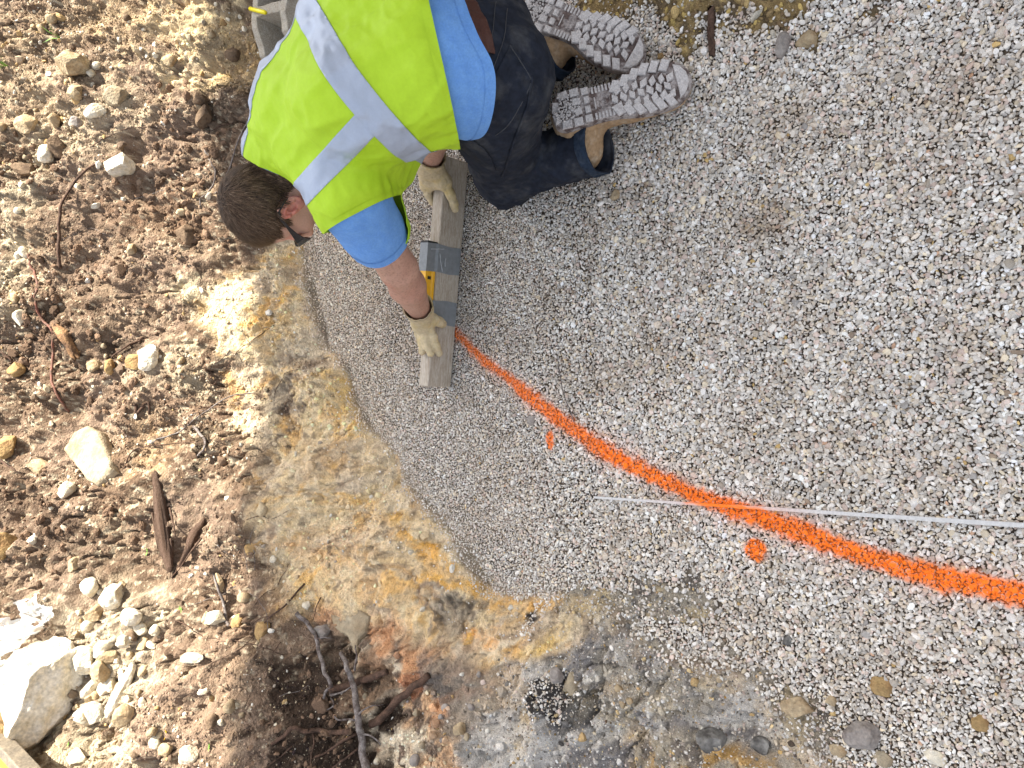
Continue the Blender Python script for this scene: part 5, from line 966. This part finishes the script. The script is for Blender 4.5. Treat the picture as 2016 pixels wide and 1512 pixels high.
# boots
M_BOOT = mat('boot_leather', (.36, .235, .13), .75, var=.2, vscale=30, bump=.5, bscale=180, bdist=.0015, col2=(.44, .36, .27), ramp=(.5, .75), spec=.25)
M_SOLE = mat('sole_rubber', (.12, .088, .078), .9, var=.3, vscale=40, bump=.7, bscale=150, bdist=.002, col2=(.36, .32, .30), ramp=(.44, .56), spec=.1)
M_LUG = mat('sole_dust', (.52, .49, .47), .95, var=.22, vscale=60, bump=.8, bscale=260, bdist=.002, col2=(.34, .30, .285), ramp=(.52, .75), spec=.1)
OUTL = [(0, -.012), (.006, -.030), (.025, -.040), (.06, -.041), (.10, -.038), (.14, -.040), (.18, -.047), (.22, -.050), (.26, -.043), (.287, -.026), (.300, -.002), (.296, .020), (.280, .036), (.25, .045), (.21, .047), (.175, .040), (.145, .030), (.115, .026), (.085, .030), (.05, .036), (.022, .034), (.006, .024), (0, .008)]
def boot(heel, toe, cand, inner, nm_label, ank, sd):
    heel, toe = A3(heel), A3(toe); ex = nrm(toe - heel); KX, KY = 1.04, 1.14; n = nrm(A3(cand) - (A3(cand) @ ex) * ex); ez = -n; ey = np.cross(ez, ex)
    if ey @ A3(inner) < 0: ey = -ey
    o0 = heel - ex * .012; W = lambda x, y, z=0.: o0 + ex * x * KX + ey * y * KY + ez * z; B = np.stack([ex, ey, ez]); spr = lambda x: .012 * sst(.22, .30, x) + .006 * sst(.06, .0, x)
    f = Field(np.minimum(o0, o0 + ex * .3) - .13, np.maximum(o0, o0 + ex * .3) + .13, .004)
    for i, (x, y, z, r_) in enumerate([(.040, .0, .048, (.046, .040, .048)), (.10, -.004, .052, (.06, .038, .050)), (.17, -.003, .042, (.068, .048, .038)), (.240, -.002, .034, (.062, .050, .031))]): f.ell(W(x, y, z), r_, B, .03)
    f.cone(W(.05, 0, .05), ank, .044, .048, .035)
    V, T = f.surf(); V = smoothv(V, T, 4); N = normals(V, T); V = V + N * (.0016 * fbm(V, 30, 3, sd) - .002 * np.maximum(1 - 6 * np.abs(fbm(V, 18, 2, sd + 3)), 0))[:, None]; l = (V - o0) @ B.T; V, T = clip(V, T, l[:, 2] - .010)
    bt = ppart('boot', V, T, M_BOOT, person); 
    if nm_label: bt['label'] = nm_label
    P2 = smoothpath([(x, y, 0) for x, y in OUTL] + [(OUTL[0][0], OUTL[0][1], 0)], 90)[:-1, :2]; m = len(P2); cen = P2.mean(0); V = []; F = []
    for z, k in ((.0, .965), (.004, 1.0), (.020, 1.01), (.024, .94)):
        for p in P2: q = cen + (p - cen) * k; V.append(W(q[0], q[1], z + spr(q[0])))
    for r_ in range(3): F += [(r_ * m + i, r_ * m + (i + 1) % m, (r_ + 1) * m + (i + 1) % m, (r_ + 1) * m + i) for i in range(m)]
    # the flat underside as a strip so it can follow the toe spring
    F += [(i, i + 1, m - 2 - i, m - 1 - i) for i in range(m // 2 - 1)] + [(3 * m + m - 1 - i, 3 * m + m - 2 - i, 3 * m + i + 1, 3 * m + i) for i in range(m // 2 - 1)]
    so_ = mesh('sole', V, F, M_SOLE, smooth=False); sub3(bt, so_)
    V, F = [], []; poly = [tuple(p) for p in P2]
    ins = lambda x, y: float(polysdf(poly, A3([x]), A3([y]))[0])
    def lug(pts, h0=.0070):
        c = np.mean(pts, 0); b = len(V); k = len(pts); r = np.random.default_rng(len(V) + sd); h_ = h0 * r.uniform(.85, 1.1)
        for z, s in ((-.0005, 1.0), (-h_ * .8, .95), (-h_, .82)):
            for p in pts: q = c + (A3(p) - c) * s; V.append(W(q[0], q[1], -(-z) * 1 + spr(q[0])))
        for q_ in range(2): F.extend([(b + q_ * k + i, b + q_ * k + (i + 1) % k, b + (q_ + 1) * k + (i + 1) % k, b + (q_ + 1) * k + i) for i in range(k)])
        F.append(tuple(b + 2 * k + i for i in range(k)))
    def rect(x, y, lx, ly, a, sk=0): ca, sa_ = math.cos(a), math.sin(a); return [(x + ca * (dx + sk * dy) - sa_ * dy, y + sa_ * (dx + sk * dy) + ca * dy) for dx, dy in ((-lx, -ly), (lx, -ly), (lx, ly), (-lx, ly))]
    for x in np.arange(.142, .262, .0215):     # border blocks
        for s in (-1, 1):
            y = s * .06
            while ins(x, y) > -.0115 and abs(y) > .01: y -= s * .001
            lug(rect(x, y + s * .001, .0086, .0118, s * -.30, s * .25))
    for i, x in enumerate(np.arange(.140, .262, .0185)):   # inner chevrons
        for y, s in ((-.020, 1), (-.004, -1), (.012, 1)):
            xx, yy = x + (.006 if s > 0 else -.002), y - .003
            if ins(xx, yy) < -.016: lug(rect(xx, yy, .0076 + .001 * math.sin(i * 2.1 + y * 90), .0064, s * (.55 + .2 * math.sin(i * 1.7)), .45 * s), .006)
    tp = [(.270, -.036), (.285, -.024), (.2955, -.004), (.292, .016), (.280, .030), (.266, .036), (.268, .010), (.270, -.014)]; lug([tuple(A3([.278, 0]) + (A3(p) - A3([.278, 0])) * .97) for p in tp], .005)
    for (x, y, lx, ly, a) in [(.030, .027, .011, .008, .1), (.055, .027, .010, .008, .0), (.078, .024, .008, .007, .0), (.030, -.031, .011, .008, -.1), (.055, -.032, .010, .008, 0), (.078, -.031, .008, .007, 0), (.079, .006, .006, .007, 0), (.079, -.013, .006, .007, 0), (.010, .008, .007, .011, -.25), (.010, -.014, .007, .010, .25), (.058, -.012, .008, .007, .1), (.057, .008, .009, .007, -.1)]: lug(rect(x, y, lx, ly, a), .006)
    for k in range(6):                                 # ribs of the arch
        x = .094 + k * .0075
        for s in (-1, 1):
            y = -.004 + s * .026
            if ins(x, y) < -.004: lug(rect(x, y, .0022, .0065, 0), .0025)
    for x in (.096, .1365): lug(rect(x, -.004, .0012, .012, 0), .002)
    lg = mesh('tread_lugs', V, F, M_LUG, smooth=False); sub3(bt, lg)
    ring = [W(.1165 + .0115 * math.cos(t), -.004 + .0165 * math.sin(t), -.0012) for t in np.linspace(0, 2 * math.pi, 9) + math.pi / 8]; V, F = tube(A3(ring), np.full(9, .0010), 6, 0, 1); sub3(bt, mesh('sole_emblem', V, F, M_SOLE))
    zz = [W(.1165 + .003 * (-1) ** i, -.016 + .0027 * i, -.0008) for i in range(10)]; V, F = tube(A3(zz), np.full(10, .0009), 5, 0, 1); sub3(bt, mesh('sole_emblem', V, F, M_SOLE))
    # caked dust in the heel
    r = np.random.default_rng(sd + 9); V, F = [], []
    for i in range(150):
        x, y = .034 + r.normal(0, .016), -.002 + r.normal(0, .013)
        if ins(x, y) > -.006 or x > .07: continue
        s = r.uniform(.0012, .0036); b = len(V); V += list(W(x, y, -.003) + ICO[0][0] * s * r.uniform(.7, 1.3, (12, 1))); F += [tuple(b + j for j in t) for t in ICO[0][1]]
    sub3(bt, mesh('caked_grit', V, F, M_LUG, smooth=False))
    for (x, y, z) in ((.155, .046, .032), (.175, .050, .030)):
        cx_ = W(x, y * .86, z); V_, F_2 = ICO[1]; sub3(bt, mesh('rivet', V_ * .0028 + cx_, F_2, mat('rivet_grey', (.3, .3, .3), .4, bump=0)))
    return bt
boot((.612, .944, .180), (.6625, .690, .060), (.0, -.3, .95), (1, 0, 0), None, LA - nrm(LA - LK) * .035, 700)
boot((.868, 1.025, .185), (.742, .800, .060), (.12, -.25, .95), (-1, 0, 0), None, RA - nrm(RA - RK_) * .03, 720)
# gloves
M_GLV = mat('glove_leather', (.50, .41, .26), .8, var=.12, vscale=30, bump=.45, bscale=160, bdist=.0012, col2=(.52, .40, .17), ramp=(.5, .75), spec=.2)
def glove(W0, ad, pal, fingers, thumb, label, sd, cuffr=(.034, .044)):
    lo = np.minimum.reduce([W0] + [A3(p) for fg in fingers + [thumb] for p in fg]) - .07; hi = np.maximum.reduce([W0] + [A3(p) for fg in fingers + [thumb] for p in fg]) + .07
    f = Field(lo, hi, .0026); f.cone(W0 - ad * .05, W0, cuffr[1], cuffr[0], .01)
    for p in pal: f.cone(p[0], p[1], p[2], p[3], .014)
    for k, fg in enumerate(fingers):
        r_ = [.0118, .0122, .0116, .0105][k]
        for i in range(len(fg) - 1): f.cone(fg[i], fg[i + 1], r_ * (1 - .04 * i), r_ * (1 - .04 * (i + 1)), .0045)
    for i in range(len(thumb) - 1): f.cone(thumb[i], thumb[i + 1], .0145 - .001 * i, .0135 - .001 * i, .008)
    V, T = f.surf(); V = smoothv(V, T, 4); N = normals(V, T); V = V + N * (.0011 * fbm(V, 55, 3, sd) - .0016 * np.maximum(1 - 5 * np.abs(fbm(V, 32, 2, sd + 4)), 0))[:, None]
    s_ = (V - (W0 - ad * .030)) @ ad; V, T, (N,) = clip(V, T, s_, [N]); g = ppart('glove', V, T, M_GLV, person, thick=.0022)
    s_ = (V - (W0 - ad * .030)) @ ad; v_, t_ = clip(V + N * .0010, T, .010 - s_); sub3(g, mesh('cuff', v_, t_, M_GLV, uniform=True)); return g
def bpw(s, t, z): return A3(bp(s, t, z))
def sX(x): return (A0[0] - x) / -bx[0]           # along the board for a given world X
zt = BH + Z0
ad = nrm(nrm(LW - LE) * .6 + A3([-.55, .25, -.6])); KL = bpw(sX(.150), .010, BH + .030)
fl = [[bpw(sX(.156), -.010, BH + .026), bpw(sX(.130), -.014, BH + .010), bpw(sX(.106), -.014, BH - .004), bpw(sX(.086), -.013, BH - .018)],
      [bpw(sX(.150), .006, BH + .030), bpw(sX(.124), .004, BH + .022), bpw(sX(.100), .000, BH + .014), bpw(sX(.084), -.006, BH + .006)],
      [bpw(sX(.150), .021, BH + .028), bpw(sX(.124), .020, BH + .020), bpw(sX(.102), .020, BH + .015), bpw(sX(.086), .020, BH + .013)],
      [bpw(sX(.156), .038, BH + .022), bpw(sX(.132), .044, BH + .010), bpw(sX(.112), .050, BH - .006), bpw(sX(.098), .052, BH - .018)]]
th = [LW + A3([-.006, -.006, -.012]), bpw(sX(.176), -.022, BH + .020), bpw(sX(.170), -.020, BH - .004), bpw(sX(.166), -.016, BH - .022)]
pl = [(LW, fl[0][0] + A3([0, .004, .004]), .029, .016), (LW, fl[1][0], .030, .017), (LW, fl[2][0], .028, .017), (LW, fl[3][0], .024, .015), (fl[0][0], fl[3][0], .015, .014)]
gl1 = glove(LW, nrm(LW - LE), pl, fl, th, None, 800); gl1['label'] = 'outstretched glove pressing the plank near its far end'
fr = [[bpw(sX(.535), .052, BH + .012), bpw(sX(.512), .056, BH + .000), bpw(sX(.496), .054, BH - .018), bpw(sX(.488), .052, BH - .034)],
      [bpw(sX(.552), .056, BH + .010), bpw(sX(.536), .060, BH - .004), bpw(sX(.524), .056, BH - .024), bpw(sX(.518), .052, BH - .040)],
      [bpw(sX(.572), .056, BH + .008), bpw(sX(.560), .060, BH - .008), bpw(sX(.552), .056, BH - .028), bpw(sX(.548), .052, BH - .042)],
      [bpw(sX(.592), .052, BH + .006), bpw(sX(.584), .056, BH - .008), bpw(sX(.580), .054, BH - .024), bpw(sX(.577), .052, BH - .036)]]
tr = [RW + A3([-.01, -.004, -.02]), bpw(sX(.540), -.012, BH + .012), bpw(sX(.512), -.016, BH - .012), bpw(sX(.490), -.014, BH - .030), bpw(sX(.478), -.013, BH - .038)]
pr = [(RW, fr[0][0], .030, .018), (RW, fr[1][0], .030, .018), (RW, fr[2][0], .028, .017), (RW, fr[3][0], .025, .015), (RW, tr[1], .029, .020), (tr[1], fr[0][0], .019, .016), (bpw(sX(.545), .02, BH + .022), bpw(sX(.585), .03, BH + .022), .018, .016)]
gl2 = glove(RW, nrm(RW - RE), pr, fr, tr, None, 820); gl2['label'] = 'glove gripping the plank under the bent torso'
